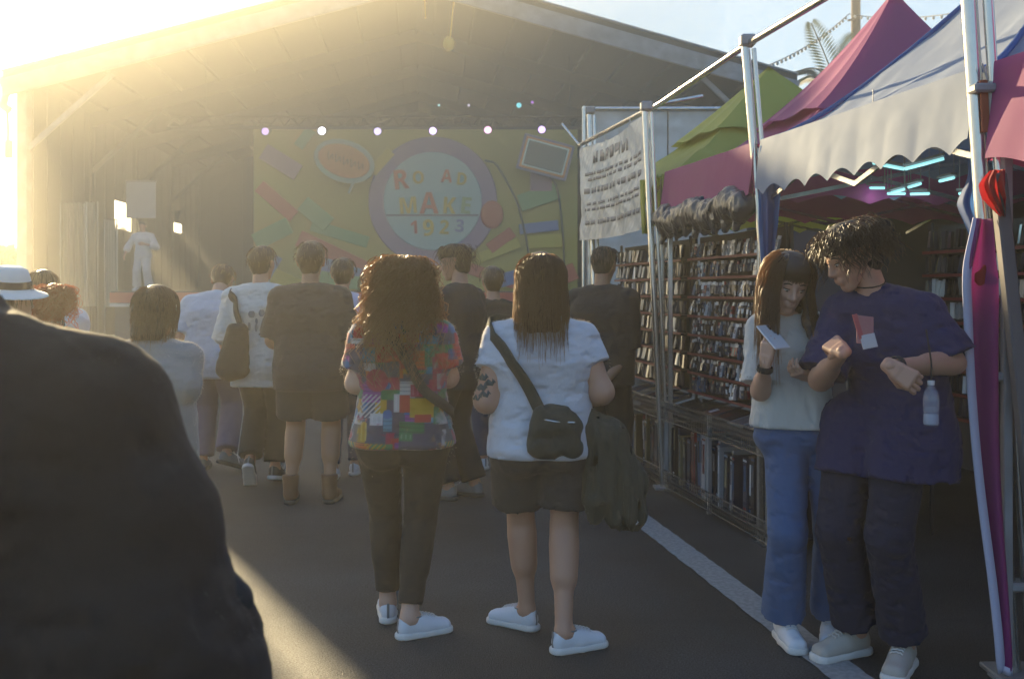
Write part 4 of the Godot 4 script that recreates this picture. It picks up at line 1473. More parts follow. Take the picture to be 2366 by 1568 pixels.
	var bf := func(u: float, v: float) -> Vector3:
		var g := p0.lerp(p1, u)
		var sag := 0.1 * sin(PI * u) * v
		var w := 0.02 * noise.get_noise_2d(u * 3.0 + v * 1.0, v * 1.2) + 0.012 * noise.get_noise_2d(u * 7.0 - v * 3.0, v * 1.5) + 0.025 * (1.0 - u) * sin((u + v) * 9.0) * (1.0 - v)
		return Vector3(g.x, g.y - v * 0.87 + 0.05 * sin(PI * u) * (1.0 - v) * -1.0 - sag * 0.2, g.z) + Vector3(-0.98, 0, 0.2) * w
	s = shape()
	s.sheet(bf, 60, 34)
	obj("sheet", s.mesh(), mats.vinyl, ba)
	for row in 7:   # the lines of print, too creased to read
		s = shape()
		rng.seed = 90 + row
		var u := 0.3 if row == 0 else 0.12
		var hgt: float = [0.1, 0.028, 0.028, 0.05, 0.026, 0.026, 0.04][row]
		while u < (0.75 if row == 0 else 0.88):
			var l := rng.randf_range(0.02, 0.07)
			var v0: float = [0.14, 0.3, 0.36, 0.48, 0.62, 0.68, 0.82][row]
			var pts := []
			var ns := []
			for k in 4:
				pts.append(bf.call(u + l * k / 3.0, v0) + Vector3(-0.98, 0, 0.2) * 0.003)
				ns.append(Vector3(-0.98, 0, 0.2))
			s.ribbon(pts, ns, hgt, 0.002)
			u += l + rng.randf_range(0.012, 0.03)
		obj("print_line", s.mesh(), mats.print_grey, ba)
	for i in 6:
		s = shape()
		var g: Vector3 = bf.call(i / 5.0 * 0.96 + 0.02, 0.02)
		s.tube([g, g + Vector3(0, 0.06, 0), g + Vector3(0.01, 0.02, 0.01)], 0.005, 5)
		obj("tie", s.mesh(), mats.cream, ba)
	# white hoarding farther back
	var hb := thing("white_hoarding", "plain white hoarding panel on a pipe frame behind the banner", "panel", spot(1545, 670, 12.4))
	hb.position.y = 0.0
	for i in 2:
		s = shape()
		s.box(Vector3(-0.52 + i * 1.02 - 0.0, 2.2, 0), Vector3(1.0, 3.0, 0.04), Basis.IDENTITY, 0.006)
		obj("panel", s.mesh(), mats.white_paint, hb)
	s = shape()
	for x in [-1.06, 1.03]:
		s.tube([Vector3(x, 0, 0.05), Vector3(x, 3.76, 0.05)], 0.025, 8)
	s.tube([Vector3(-1.06, 3.73, 0.05), Vector3(1.03, 3.73, 0.05)], 0.025, 8)
	obj("pipe", s.mesh(), mats.steel, hb)
	build_goods()


func ordinal(i: int) -> String:
	var ones := ["first", "second", "third", "fourth", "fifth", "sixth", "seventh", "eighth", "ninth", "tenth", "eleventh", "twelfth", "thirteenth", "fourteenth", "fifteenth", "sixteenth", "seventeenth", "eighteenth", "nineteenth"]
	if i < 19:
		return ones[i]
	var tens := ["twent", "thirt", "fort", "fift", "sixt"]
	var n := i + 1
	return tens[n / 10 - 2] + ("ieth" if n % 10 == 0 else "y-" + ones[n % 10 - 1])


func build_goods() -> void:
	var s: Shape
	var into := Vector3(0.98, 0, -0.196)
	var along := Vector3(-0.196, 0, -0.98)
	var B := Basis(along, Vector3.UP, -into)   # x along the row away from the camera, z out to the street
	rng.seed = 21
	var printed := mat("printed_goods", Color.WHITE, 0.22, {"vertex_color_use_as_albedo": true, "clearcoat_enabled": true, "clearcoat": 0.35, "clearcoat_roughness": 0.1})
	var goods := func(pieces: Array) -> ArrayMesh:   # pieces: [centre, size, colour], one mesh
		var q := shape()
		for p in pieces:
			var n0 := q.v.size()
			q.box(p[0], p[1])
			for i in q.v.size() - n0:
				q.c.append(p[2])
		return q.mesh()
	var pal := [Color(0.5, 0.52, 0.56), Color(0.2, 0.22, 0.27), Color(0.02, 0.02, 0.028), Color(0.045, 0.05, 0.075), Color(0.028, 0.03, 0.04), Color(0.1, 0.1, 0.12), Color(0.16, 0.03, 0.035), Color(0.05, 0.09, 0.16), Color(0.2, 0.17, 0.1), Color(0.34, 0.35, 0.37)]
	var pk := []
	var pk_h := []
	var pk_name := []
	var tone := ["white", "grey", "black", "navy", "charcoal", "slate", "red", "blue", "tan", "silver"]
	for i in 22:
		var h := rng.randf_range(0.074, 0.106)
		var w := rng.randf_range(0.017, 0.033)
		var body: Color = pal[[2, 3, 4, 5, 2, 4, 3, 7, 6, 1, 0][i % 11]]
		var head: Color = pal[[0, 1, 9, 6, 3, 0, 2, 9, 0, 5, 7][(i * 3) % 11]]
		pk.append(goods.call([[Vector3(0, -0.012, 0), Vector3(w, h - 0.024, 0.018), body], [Vector3(0, h * 0.5 - 0.012, 0.0), Vector3(w * 1.04, 0.022, 0.006), head], [Vector3(w * rng.randf_range(-0.15, 0.15), rng.randf_range(-0.03, 0.0), 0.0095), Vector3(w * rng.randf_range(0.3, 0.7), h * rng.randf_range(0.15, 0.4), 0.002), pal[rng.randi_range(0, 9)]]]))
		pk_h.append(h)
		pk_name.append("%s package with %s header" % [tone[[2, 3, 4, 5, 2, 4, 3, 7, 6, 1, 0][i % 11]], tone[[0, 1, 9, 6, 3, 0, 2, 9, 0, 5, 7][(i * 3) % 11]]])
	var red := mat("price_strip", lin(0.12, 0.01, 0.018), 0.5)
	var dark := mat("rack_dark", lin(0.018, 0.018, 0.024), 0.7)
	# racks: [front position, length, base h, shelves, one by one?, label]
	var racks := [
		[front(5.9, 0.14), 1.42, 0.74, 8, true, "tall rack of small wrapped packages on red-edged shelves beside the woman with the phone"],
		[front(7.4, 0.14), 1.7, 0.74, 8, false, "farther rack of small packages seen between the black-clad person and the upright"],
		[front(4.0, 1.05), 1.85, 0.74, 8, false, "dim rack of packages behind the man in the navy shirt"],
		[front(2.6, 1.1), 1.25, 0.5, 9, false, "rack of packages at the right edge behind the wire grid"],
	]
	for r in racks:
		var T := thing("display_rack", r[5], "rack", r[0], 0.0, "racks of small goods under the canopies")
		T.basis = B
		var L: float = r[1]
		var n: int = r[3]
		s = shape()
		s.box(Vector3(L * 0.5, r[2] + n * 0.0685, -0.1), Vector3(L, n * 0.137 + 0.06, 0.02))
		obj("back_panel", s.mesh(), dark, T)
		for x in [0.0, L]:
			s = shape()
			s.bar(Vector3(x, 0.0 if r[2] != 0.74 or not r[4] else 0.61, -0.06), Vector3(x, r[2] + n * 0.137 + 0.05, -0.06), 0.02, 0.02, 0.003)
			obj("post", s.mesh(), dark, T)
		var heap := shape()
		for j in n:
			var along_row := 0
			var y: float = r[2] + j * 0.137
			s = shape()
			s.box(Vector3(L * 0.5, y, -0.04), Vector3(L - 0.03, 0.008, 0.1))
			var sh := obj("shelf", s.mesh(), dark, T)
			s = shape()
			s.box(Vector3(L * 0.5, y + 0.004, 0.013), Vector3(L - 0.03, 0.017, 0.004))
			obj("price_strip", s.mesh(), red, sh)
			var x := 0.025
			var run := rng.randi_range(0, 6)
			var many := 0
			while x < L - 0.02:
				if many <= 0:
					many = rng.randi_range(1, 3)
					run = [0, 1, 2, 3, 3, 4, 4, 4, 5, 5, 5, 5, 6, 3][rng.randi_range(0, 13)]
				many -= 1
				var k := (run * 3 + rng.randi_range(0, 2)) % 22
				var hk: float = pk_h[k]
				var p := Vector3(x, y + 0.121 - hk * 0.5 - rng.randf_range(0.0, 0.012), -0.012 + rng.randf_range(-0.012, 0.006))
				var bb := Basis.from_euler(Vector3(rng.randf_range(-0.25, 0.08), rng.randf_range(-0.3, 0.3), rng.randf_range(-0.12, 0.12)))
				if rng.randf() > 0.05:
					if r[4]:
						var m := obj("package", pk[k], printed)
						m.transform = T.transform * Transform3D(bb, p)
						along_row += 1
						tag(m, "small %s, %s shelf up, %s from the near end" % [pk_name[k], ordinal(j), ordinal(along_row - 1)], "package", "packages on the rack beside the woman with the phone")
					else:
						heap.box(p, [Vector3(0.03, 0.1, 0.02), Vector3(0.034, 0.092, 0.02), Vector3(0.022, 0.104, 0.02)][k % 3], bb)
						for c in 24:
							heap.c.append([Color(0.5, 0.52, 0.56), Color(0.22, 0.24, 0.28), Color(0.09, 0.1, 0.12), Color(0.05, 0.05, 0.07), Color(0.03, 0.03, 0.04), Color(0.018, 0.018, 0.025), Color(0.12, 0.11, 0.1)][run])
				x += rng.randf_range(0.033, 0.041) * (1.0 if r[4] else 1.1)
		if not r[4]:
			var m := obj("packages", heap.mesh(), mat("package_mixed", Color.WHITE, 0.2, {"vertex_color_use_as_albedo": true, "clearcoat_enabled": true, "clearcoat": 0.6, "clearcoat_roughness": 0.1}), T)
			m.set_meta("kind", "stuff")
	# counter with a wire tray, tall books in the tray underneath
	var ct := thing("display_counter", "low counter with wire mesh fronts under the racks", "counter", front(5.6))
	ct.basis = B
	var L := 3.6
	s = shape()
	s.box(Vector3(L * 0.5, 0.6, -0.2), Vector3(L, 0.02, 0.42), Basis.IDENTITY, 0.004)
	obj("counter_top", s.mesh(), dark, ct)
	s = shape()
	s.box(Vector3(L * 0.5, 0.07, -0.2), Vector3(L, 0.016, 0.4), Basis.IDENTITY, 0.004)
	obj("tray_floor", s.mesh(), dark, ct)
	s = shape()
	s.box(Vector3(L * 0.5, 0.35, -0.41), Vector3(L, 0.66, 0.016))
	obj("back_board", s.mesh(), mats.canvas_navy, ct)
	for x in [0.02, 1.0, 1.82, 2.7, L - 0.02]:
		s = shape()
		s.bar(Vector3(x, 0, 0.0), Vector3(x, 0.66, 0.0), 0.028, 0.028, 0.003)
		obj("leg", s.mesh(), mats.grey_paint, ct)
	for k in [[0.52, 0.66], [0.03, 0.15]]:
		s = shape()
		for y in 5:
			var yy := lerpf(k[0], k[1], y / 4.0)
			s.bar(Vector3(0, yy, 0.018), Vector3(L, yy, 0.018), 0.004 if y % 4 else 0.009, 0.004 if y % 4 else 0.009)
		for x in 120:
			s.bar(Vector3(x * 0.03, k[0], 0.021), Vector3(x * 0.03, k[1], 0.021), 0.003, 0.003)
		var wm := obj("wire_mesh", s.mesh(), mats.steel, ct)
		wm.set_meta("kind", "stuff")
	# flat magazines on the counter
	rng.seed = 33
	for i in 12:
		var cc: Color = pal[rng.randi_range(0, 9)]
		var m := obj("magazine", goods.call([[Vector3.ZERO, Vector3(0.19, 0.012, 0.26), cc], [Vector3(0, 0.0065, 0.03), Vector3(0.15, 0.001, 0.15), pal[rng.randi_range(0, 9)]], [Vector3(0, 0.0065, -0.09), Vector3(0.16, 0.001, 0.04), pal[rng.randi_range(0, 9)]], [Vector3(0.03, 0.0072, 0.05), Vector3(0.06, 0.001, 0.07), pal[rng.randi_range(0, 9)]]]), printed)
		m.transform = ct.transform * Transform3D(Basis.from_euler(Vector3(0.28, rng.randf_range(-0.15, 0.15), 0)), Vector3(0.45 + i * 0.235, 0.665, -0.16))
		tag(m, "thin %s magazine laid tilted on the counter, %s from the near end" % [tone[pal.find(cc)], ordinal(i)], "magazine", "magazines laid on the counter")
	var x := 0.36
	var book_no := 0
	while x < 2.9:
		var w := rng.randf_range(0.022, 0.06)
		var h := rng.randf_range(0.34, 0.43)
		var cc: Color = pal[[2, 3, 4, 5, 1, 7, 6, 8, 9, 4, 3][rng.randi_range(0, 10)]]
		var tl := rng.randf_range(0.08, 0.2)
		var m := obj("tall_book", goods.call([[Vector3.ZERO, Vector3(w, h, 0.26), cc], [Vector3(0, h * 0.5 - 0.05 - tl * 0.5, 0.1305), Vector3(w * 0.55, tl, 0.001), pal[rng.randi_range(0, 9)]], [Vector3(0, -h * 0.5 + 0.05, 0.1305), Vector3(w * 0.7, 0.03, 0.001), pal[rng.randi_range(0, 9)]], [Vector3(0, h * 0.5 - 0.02, 0.1305), Vector3(w * 0.98, 0.012, 0.001), pal[rng.randi_range(0, 9)]]]), printed)
		m.transform = ct.transform * Transform3D(Basis(Vector3.BACK, rng.randf_range(-0.05, 0.05)), Vector3(x + w * 0.5, 0.08 + h * 0.5, -0.15 + rng.randf_range(-0.02, 0.02)))
		tag(m, "%s tall book standing in the wire tray, %s from the near end" % [tone[pal.find(cc)], ordinal(book_no)], "book", "tall books in the wire tray under the counter")
		book_no += 1
		x += w + (rng.randf_range(0.004, 0.02) if rng.randf() > 0.15 else 0.08)
	# wire grid at the right edge
	var wg := thing("wire_grid", "upright wire grid panel at the right edge behind the grey post", "grid", front(2.7, 0.5))
	wg.basis = B
	s = shape()
	for i in 22:
		s.tube([Vector3(0, 0.05 + i * 0.08, 0), Vector3(1.3, 0.05 + i * 0.08, 0)], 0.003, 5)
	for i in 17:
		s.tube([Vector3(i * 0.08, 0.05, 0.005), Vector3(i * 0.08, 1.75, 0.005)], 0.003, 5)
	var wv := obj("wires", s.mesh(), mats.steel, wg)
	wv.set_meta("kind", "stuff")
	s = shape()
	for xx in [-0.01, 1.31]:
		s.tube([Vector3(xx, 0, 0), Vector3(xx, 1.8, 0)], 0.012, 8)
	obj("frame", s.mesh(), mats.steel, wg)
	# dark back cloths of the stalls
	var bl := ["dark back cloth at the rear of the white canopy", "dark back cloth at the rear of the magenta canopy", "dark back cloth at the rear of the near pink canopy"]
	var bd := [[3.85, 5.8], [5.84, 13.0], [1.4, 3.8]]
	for i in 3:
		var a := front(bd[i][0], 2.72)
		var e := front(bd[i][1], 2.72)
		var n := thing("back_cloth", bl[i], "cloth", a, 0.0, "back cloths of the stalls")
		s = shape()
		var f := func(u: float, v: float) -> Vector3: return (e - a) * u + Vector3(0, 2.32 * v, 0) + into * 0.03 * sin(u * 26.0)
		s.sheet(f, 60, 6)
		obj("cloth", s.mesh(), mats.canvas_navy, n)
	# strip lamps under the white canopy
	var tubes := [[1975, 434, 2045, 434, 6.0], [1945, 447, 1972, 442, 6.2], [2060, 445, 2090, 437, 5.7], [2100, 432, 2128, 424, 5.5], [2052, 447, 2092, 447, 5.9], [2105, 448, 2148, 447, 5.9], [2172, 418, 2205, 410, 5.2], [2018, 376, 2090, 390, 4.9], [2092, 390, 2182, 366, 4.9], [2218, 447, 2246, 445, 5.3]]
	var tm := mat("tube_glow", Color(0.75, 0.95, 0.95), 0.4, {"emission_enabled": true, "emission": Color(0.62, 0.92, 0.93), "emission_energy_multiplier": 0.2})
	var place := ["longest of the lower row", "leftmost of the lower row", "short one in the middle of the lower row", "one tilted up at the middle", "lower one in the middle pair", "right one of the middle pair", "upper one toward the right", "left arm of the upper V", "right arm of the upper V", "rightmost one by the blue curtain"]
	for i in tubes.size():
		var k: Array = tubes[i]
		var a := spot(k[0], k[1], k[4])
		var e := spot(k[2], k[3], k[4] - 0.1)
		var n := thing("tube_lamp", "cool white tube lamp under the canopy, " + place[i], "lamp", (a + e) * 0.5, 0.0, "tube lamps under the white canopy")
		s = shape()
		s.tube([a - n.position, e - n.position], 0.0085, 8)
		obj("glowing_tube", s.mesh(), tm, n)
		s = shape()
		s.bar(a - n.position + Vector3(0, 0.02, 0), e - n.position + Vector3(0, 0.02, 0), 0.04, 0.012)
		for q in [a, e]:
			s.bar(q - n.position + Vector3(0, 0.02, 0), q - n.position + Vector3(0, 0.36, 0), 0.004, 0.004)
		obj("batten", s.mesh(), mats.grey_paint, n)
		var li := OmniLight3D.new()
		li.name = "tube_light"
		li.light_color = Color(0.75, 0.95, 1.0)
		li.light_energy = 0.002
		li.light_size = 0.06
		li.omni_range = 12.0
		li.omni_attenuation = 2.0
		li.shadow_enabled = true
		li.position = Vector3(0, -0.06, 0)
		n.add_child(li)


# ---------------------------------------------------------------- trees, palm, pole and cables
func leaf_crown(parent: Node3D, centre: Vector3, r: Vector3, n: int, sd: int, size: float) -> void:
	rng.seed = sd
	var lf := shape()
	for k in 3:
		var b := Basis.from_euler(Vector3(0.5 * k, 2.1 * k, 0.3))
		lf.face([b * Vector3(-0.5, 0, 0), b * Vector3(0, 0.04, 0.28), b * Vector3(0.5, 0, 0), b * Vector3(0, 0.04, -0.28)])
	var clumps := []
	for i in 16:
		var d := Vector3(rng.randfn(), rng.randfn(), rng.randfn()).normalized() * rng.randf_range(0.45, 0.95)
		clumps.append([centre + d * r, rng.randf_range(0.22, 0.42)])
	var mm := MultiMesh.new()
	mm.transform_format = MultiMesh.TRANSFORM_3D
	mm.use_colors = true
	mm.mesh = lf.mesh()
	mm.instance_count = n
	for i in n:
		var c: Array = clumps[rng.randi_range(0, 15)]
		var d := Vector3(rng.randfn(), rng.randfn(), rng.randfn()).normalized() * pow(rng.randf(), 0.45)
		var p: Vector3 = c[0] + d * c[1] * r
		mm.set_instance_transform(i, Transform3D(Basis.from_euler(Vector3(rng.randf() * TAU, rng.randf() * TAU, rng.randf() * TAU)).scaled(Vector3.ONE * size * rng.randf_range(0.6, 1.3)), p))
		mm.set_instance_color(i, Color(1, 1, 1) * rng.randf_range(0.6, 1.3))
	var o := MultiMeshInstance3D.new()
	o.name = "crown"
	o.multimesh = mm
	o.material_override = mats.leaf
	o.set_meta("kind", "stuff")
	parent.add_child(o, true)
	var t := shape()
	for c in clumps:
		t.tube(smooth_path([Vector3(0, centre.y * 0.35, 0), Vector3(c[0].x * 0.35, lerpf(centre.y * 0.35, c[0].y, 0.6), c[0].z * 0.35), c[0]], 4), [0.16, 0.15, 0.14, 0.13, 0.11, 0.09, 0.07, 0.05, 0.03], 6)
	t.tube([Vector3.ZERO, Vector3(0.03, centre.y * 0.36, 0)], [0.26, 0.18], 8)
	obj("trunk", t.mesh(), mats.bark, parent)


func build_far() -> void:
	var tr := thing("tree", "dark leafy tree at the left edge beyond the barn corner", "tree", at(-15.9, 29.0, 0))
	leaf_crown(tr, Vector3(0, 2.2, 0), Vector3(1.5, 1.7, 1.4), 9000, 41, 0.17)
	tr = thing("tree", "leafy tree seen through the opening in the barn side", "tree", at(-25.4, 56.0, 0))
	leaf_crown(tr, Vector3(0, 3.6, 0), Vector3(3.4, 2.9, 3.0), 9000, 43, 0.25)
	tr = thing("tree", "low bush of a tree behind the hat wearer at the left edge", "tree", at(-14.9, 27.6, 0))
	leaf_crown(tr, Vector3(0, 1.4, 0), Vector3(1.6, 1.3, 1.4), 7000, 47, 0.18)
	# palm
	var pl := thing("palm_tree", "palm tree rising behind the magenta canopy", "palm tree", at(9.85, 30.0, 0))
	var top := Vector3(0.0, 7.5, 0)
	var s := shape()
	s.tube(smooth_path([Vector3(0.3, 0, 0), Vector3(0.1, 3.5, 0), top]), 0.2, 10)
	obj("trunk", s.mesh(), mats.bark, pl)
	var fronds := [[-0.85, 2.0, 0.1, 0.0], [-1.45, 0.55, 0.5, 0.9], [-1.55, 0.2, -0.3, 1.1], [0.45, 1.6, 0.2, 0.2], [0.9, 1.25, -0.4, 0.5], [1.5, 0.3, 0.3, 1.0], [-1.2, -0.15, 0.2, 1.0], [1.3, -0.2, -0.2, 1.0], [0.1, 0.5, 1.3, 0.9], [0.0, 0.5, -1.3, 0.9]]
	for k in fronds:
		var e := top + Vector3(k[0], k[1], k[2])
		var path := smooth_path([top, top.lerp(e, 0.5) + Vector3(0, 0.28 * k[3] + 0.06, 0), e + Vector3(0, -0.12 * k[3], 0)], 12)
		s = shape()
		s.tube(path, 0.022, 5)
		var fr := obj("frond", s.mesh(), mats.palm_leaf, pl)
		s = shape()
		for i in range(3, path.size()):
			var d: Vector3 = (path[i] - path[i - 1]).normalized()
			var sd := d.cross(Vector3(0.1, 0.15, 1.0) if k[3] < 0.3 else Vector3.UP).normalized()
			var l := 0.5 * sin(PI * (0.12 + 0.83 * i / path.size())) + 0.08
			for sg in [-1.0, 1.0]:
				for hlf in 2:
					var b: Vector3 = path[i] - d * 0.035 * hlf
					var q: Vector3 = b + (sd * sg * 0.85 + d * 0.45 + Vector3(0, -0.35 * k[3], 0)).normalized() * l
					var w := d * 0.011
					s.face([b - w, b.lerp(q, 0.5) - w * 1.3 + Vector3(0, 0.02, 0), q, b.lerp(q, 0.5) + w * 1.3 + Vector3(0, 0.02, 0)])
		var lf := obj("leaflets", s.mesh(), mats.palm_leaf, fr)
		lf.set_meta("kind", "stuff")
	# utility pole and festoon cable
	var up := thing("utility_pole", "dark wooden utility pole rising behind the magenta canopy", "utility pole", at(12.1, 35.0, 0))
	s = shape()
	s.tube([Vector3(0, 0, 0), Vector3(0, 13.5, 0)], [0.19, 0.155], 12)
	obj("shaft", s.mesh(), mats.bark, up)
	s = shape()
	s.bar(Vector3(-0.35, 10.9, 0.2), Vector3(0.1, 11.0, 0.2), 0.06, 0.06)
	obj("bracket", s.mesh(), mats.bark, up)
	s = shape()
	s.ball(Vector3(0.28, 8.95, 0.25), Vector3(0.12, 0.12, 0.12))
	obj("red_beacon", s.mesh(), mats.canvas_red, up)
	var a := spot(1755, 158, 27.5)
	var b := spot(1962, 32, 34.8)
	var c := spot(2420, -28, 26.0)
	for seg in 2:
		var p: Vector3 = a if seg == 0 else b
		var e: Vector3 = b if seg == 0 else c
		var cb := thing("festoon_cable", ["string-light cable from the barn roof up to the utility pole", "string-light cable from the utility pole to the right over the white canopy"][seg], "cable", p, 0.0, "string lights on the utility pole")
		var path := []
		for i in 25:
			var t := i / 24.0
			path.append((e - p) * t - Vector3(0, 1.6 * t * (1.0 - t) * (0.5 if seg == 0 else 1.0), 0))
		s = shape()
		s.tube(path, 0.016, 5)
		obj("wire", s.mesh(), mats.black_metal, cb)
		for i in range(1, 24):
			s = shape()
			s.ball(path[i] - Vector3(0, 0.06, 0), Vector3(0.045, 0.06, 0.045), 8, 6)
			obj("bulb", s.mesh(), mats.cream, cb)


# ---------------------------------------------------------------- the crowd
func patchwork() -> StandardMaterial3D:   # cloth printed with blocks of colour
	var im := Image.create(256, 256, false, Image.FORMAT_RGB8)
	rng.seed = 77
	var cs := [Color(0.75, 0.2, 0.17), Color(0.8, 0.62, 0.12), Color(0.22, 0.45, 0.68), Color(0.22, 0.5, 0.3), Color(0.62, 0.28, 0.6), Color(0.84, 0.82, 0.8), Color(0.35, 0.62, 0.72), Color(0.85, 0.45, 0.2), Color(0.3, 0.3, 0.38), Color(0.7, 0.14, 0.3)]
	im.fill(cs[8])
	for i in 130:
		var w := rng.randi_range(14, 44)
		var h := rng.randi_range(12, 40)
		var x := rng.randi_range(-20, 256)
		var y := rng.randi_range(-20, 256)
		var c: Color = cs[rng.randi_range(0, 9)]
		im.fill_rect(Rect2i(x, y, w, h), c)
		if rng.randf() < 0.4:
			for k in range(2, h, 7):
				im.fill_rect(Rect2i(x, y + k, w, 2), c.darkened(0.25))
		if rng.randf() < 0.3:
			for k in range(3, w, 8):
				im.fill_rect(Rect2i(x + k, y + 3, 3, h - 6), c.lightened(0.3))
	for i in 16:   # dots and slanting stripes between the blocks
		var c: Color = cs[rng.randi_range(0, 9)]
		var cx := rng.randi_range(0, 255)
		var cy := rng.randi_range(0, 255)
		var r := rng.randi_range(8, 20)
		var slant := i % 2 == 0
		for y in range(-r, r):
			for x in range(-r, r):
				if (slant and posmod(x + y, 9) < 4) or (not slant and x * x + y * y < r * r):
					im.set_pixel(posmod(cx + x, 256), posmod(cy + y, 256), c)
	var m: StandardMaterial3D = mats.tee_white.duplicate()
	m.albedo_color = Color(0.82, 0.8, 0.8)
	m.albedo_texture = ImageTexture.create_from_image(im)
	m.uv1_scale = Vector3(1.6, 1.6, 1.6)
	m.normal_enabled = false
	m.uv1_triplanar_sharpness = 8.0
	return m


func strap_over(P: Dictionary, called: String, m: Material, pts: Array, w: float, parent: Node3D, bones: Array) -> void:   # pts are local to the person: lay the strap on what is worn
	var path := smooth_path(pts, 5)
	var out := []
	var ns := []
	for p in path:
		var ax := Vector3(P.J.chest.x * 0.6, p.y, P.J.chest.z)
		var d: Vector3 = p - ax
		d.y = 0.35 * maxf(0.0, p.y - P.J.chest.y)
		d = d.normalized()
		out.append(onto(bones, p + d * 0.1, -d, 0.01))
		ns.append(d)
	var s := shape()
	var o: Transform3D = parent.transform.affine_inverse() * P.root.transform if parent != P.root else Transform3D()
	for i in out.size():
		out[i] = o * out[i]
		ns[i] = o.basis * ns[i]
	s.ribbon(out, ns, w, 0.005)
	obj(called, s.mesh(), m, parent)


func face_of(P: Dictionary, brow: Material, down := 0.0) -> void:
	var T: Transform3D = P.head
	for g in [-1.0, 1.0]:
		var s := shape()
		s.ball(T * Vector3(g * 0.031, 0.0, -0.0885), Vector3(0.0135, 0.0085 - 0.003 * down, 0.01), 10, 6, T.basis.orthonormalized())
		var e := obj("eye", s.mesh(), mat("eye_white", lin(0.5, 0.46, 0.43), 0.3), P.root)
		s = shape()
		s.ball(T * Vector3(g * 0.031, -0.001 - 0.003 * down, -0.0962), Vector3(0.006, 0.0055 - 0.002 * down, 0.003), 8, 6, T.basis.orthonormalized())
		obj("iris", s.mesh(), mat("iris", lin(0.015, 0.01, 0.008), 0.2), e)
		s = shape()
		s.tube(smooth_path([T * Vector3(g * 0.046, 0.006, -0.089), T * Vector3(g * 0.031, 0.0095 - 0.006 * down, -0.0985), T * Vector3(g * 0.017, 0.003, -0.094)], 4), 0.0022, 5)
		obj("eyelid", s.mesh(), brow, P.root)
		s = shape()
		s.tube(smooth_path([T * Vector3(g * 0.05, 0.022, -0.089), T * Vector3(g * 0.034, 0.029, -0.0975), T * Vector3(g * 0.014, 0.025, -0.0985)], 4), [0.0015, 0.0025, 0.003, 0.0035, 0.0038, 0.0036, 0.0034, 0.003, 0.0025], 5)
		obj("eyebrow", s.mesh(), brow, P.root)
	var l := shape()
	l.ball(T * Vector3(0, -0.06, -0.1005), Vector3(0.021, 0.0045, 0.005), 12, 6, T.basis.orthonormalized())
	l.ball(T * Vector3(0, -0.068, -0.0985), Vector3(0.018, 0.0055, 0.005), 12, 6, T.basis.orthonormalized())
	obj("lips", l.mesh(), mat("lips", lin(0.36, 0.12, 0.1), 0.4), P.root)


func build_hands_heads() -> void:
	for k in [["relaxed", 0.55, 0.2], ["grip", 1.15, 0.8], ["loose", 0.8, 0.5]]:
		var a := make_hand(k[1], k[2])
		hand_shape[k[0] + "_l"] = a
		hand_shape[k[0] + "_r"] = mirrored(a)
	head_shape = make_head()
	make_footwear()


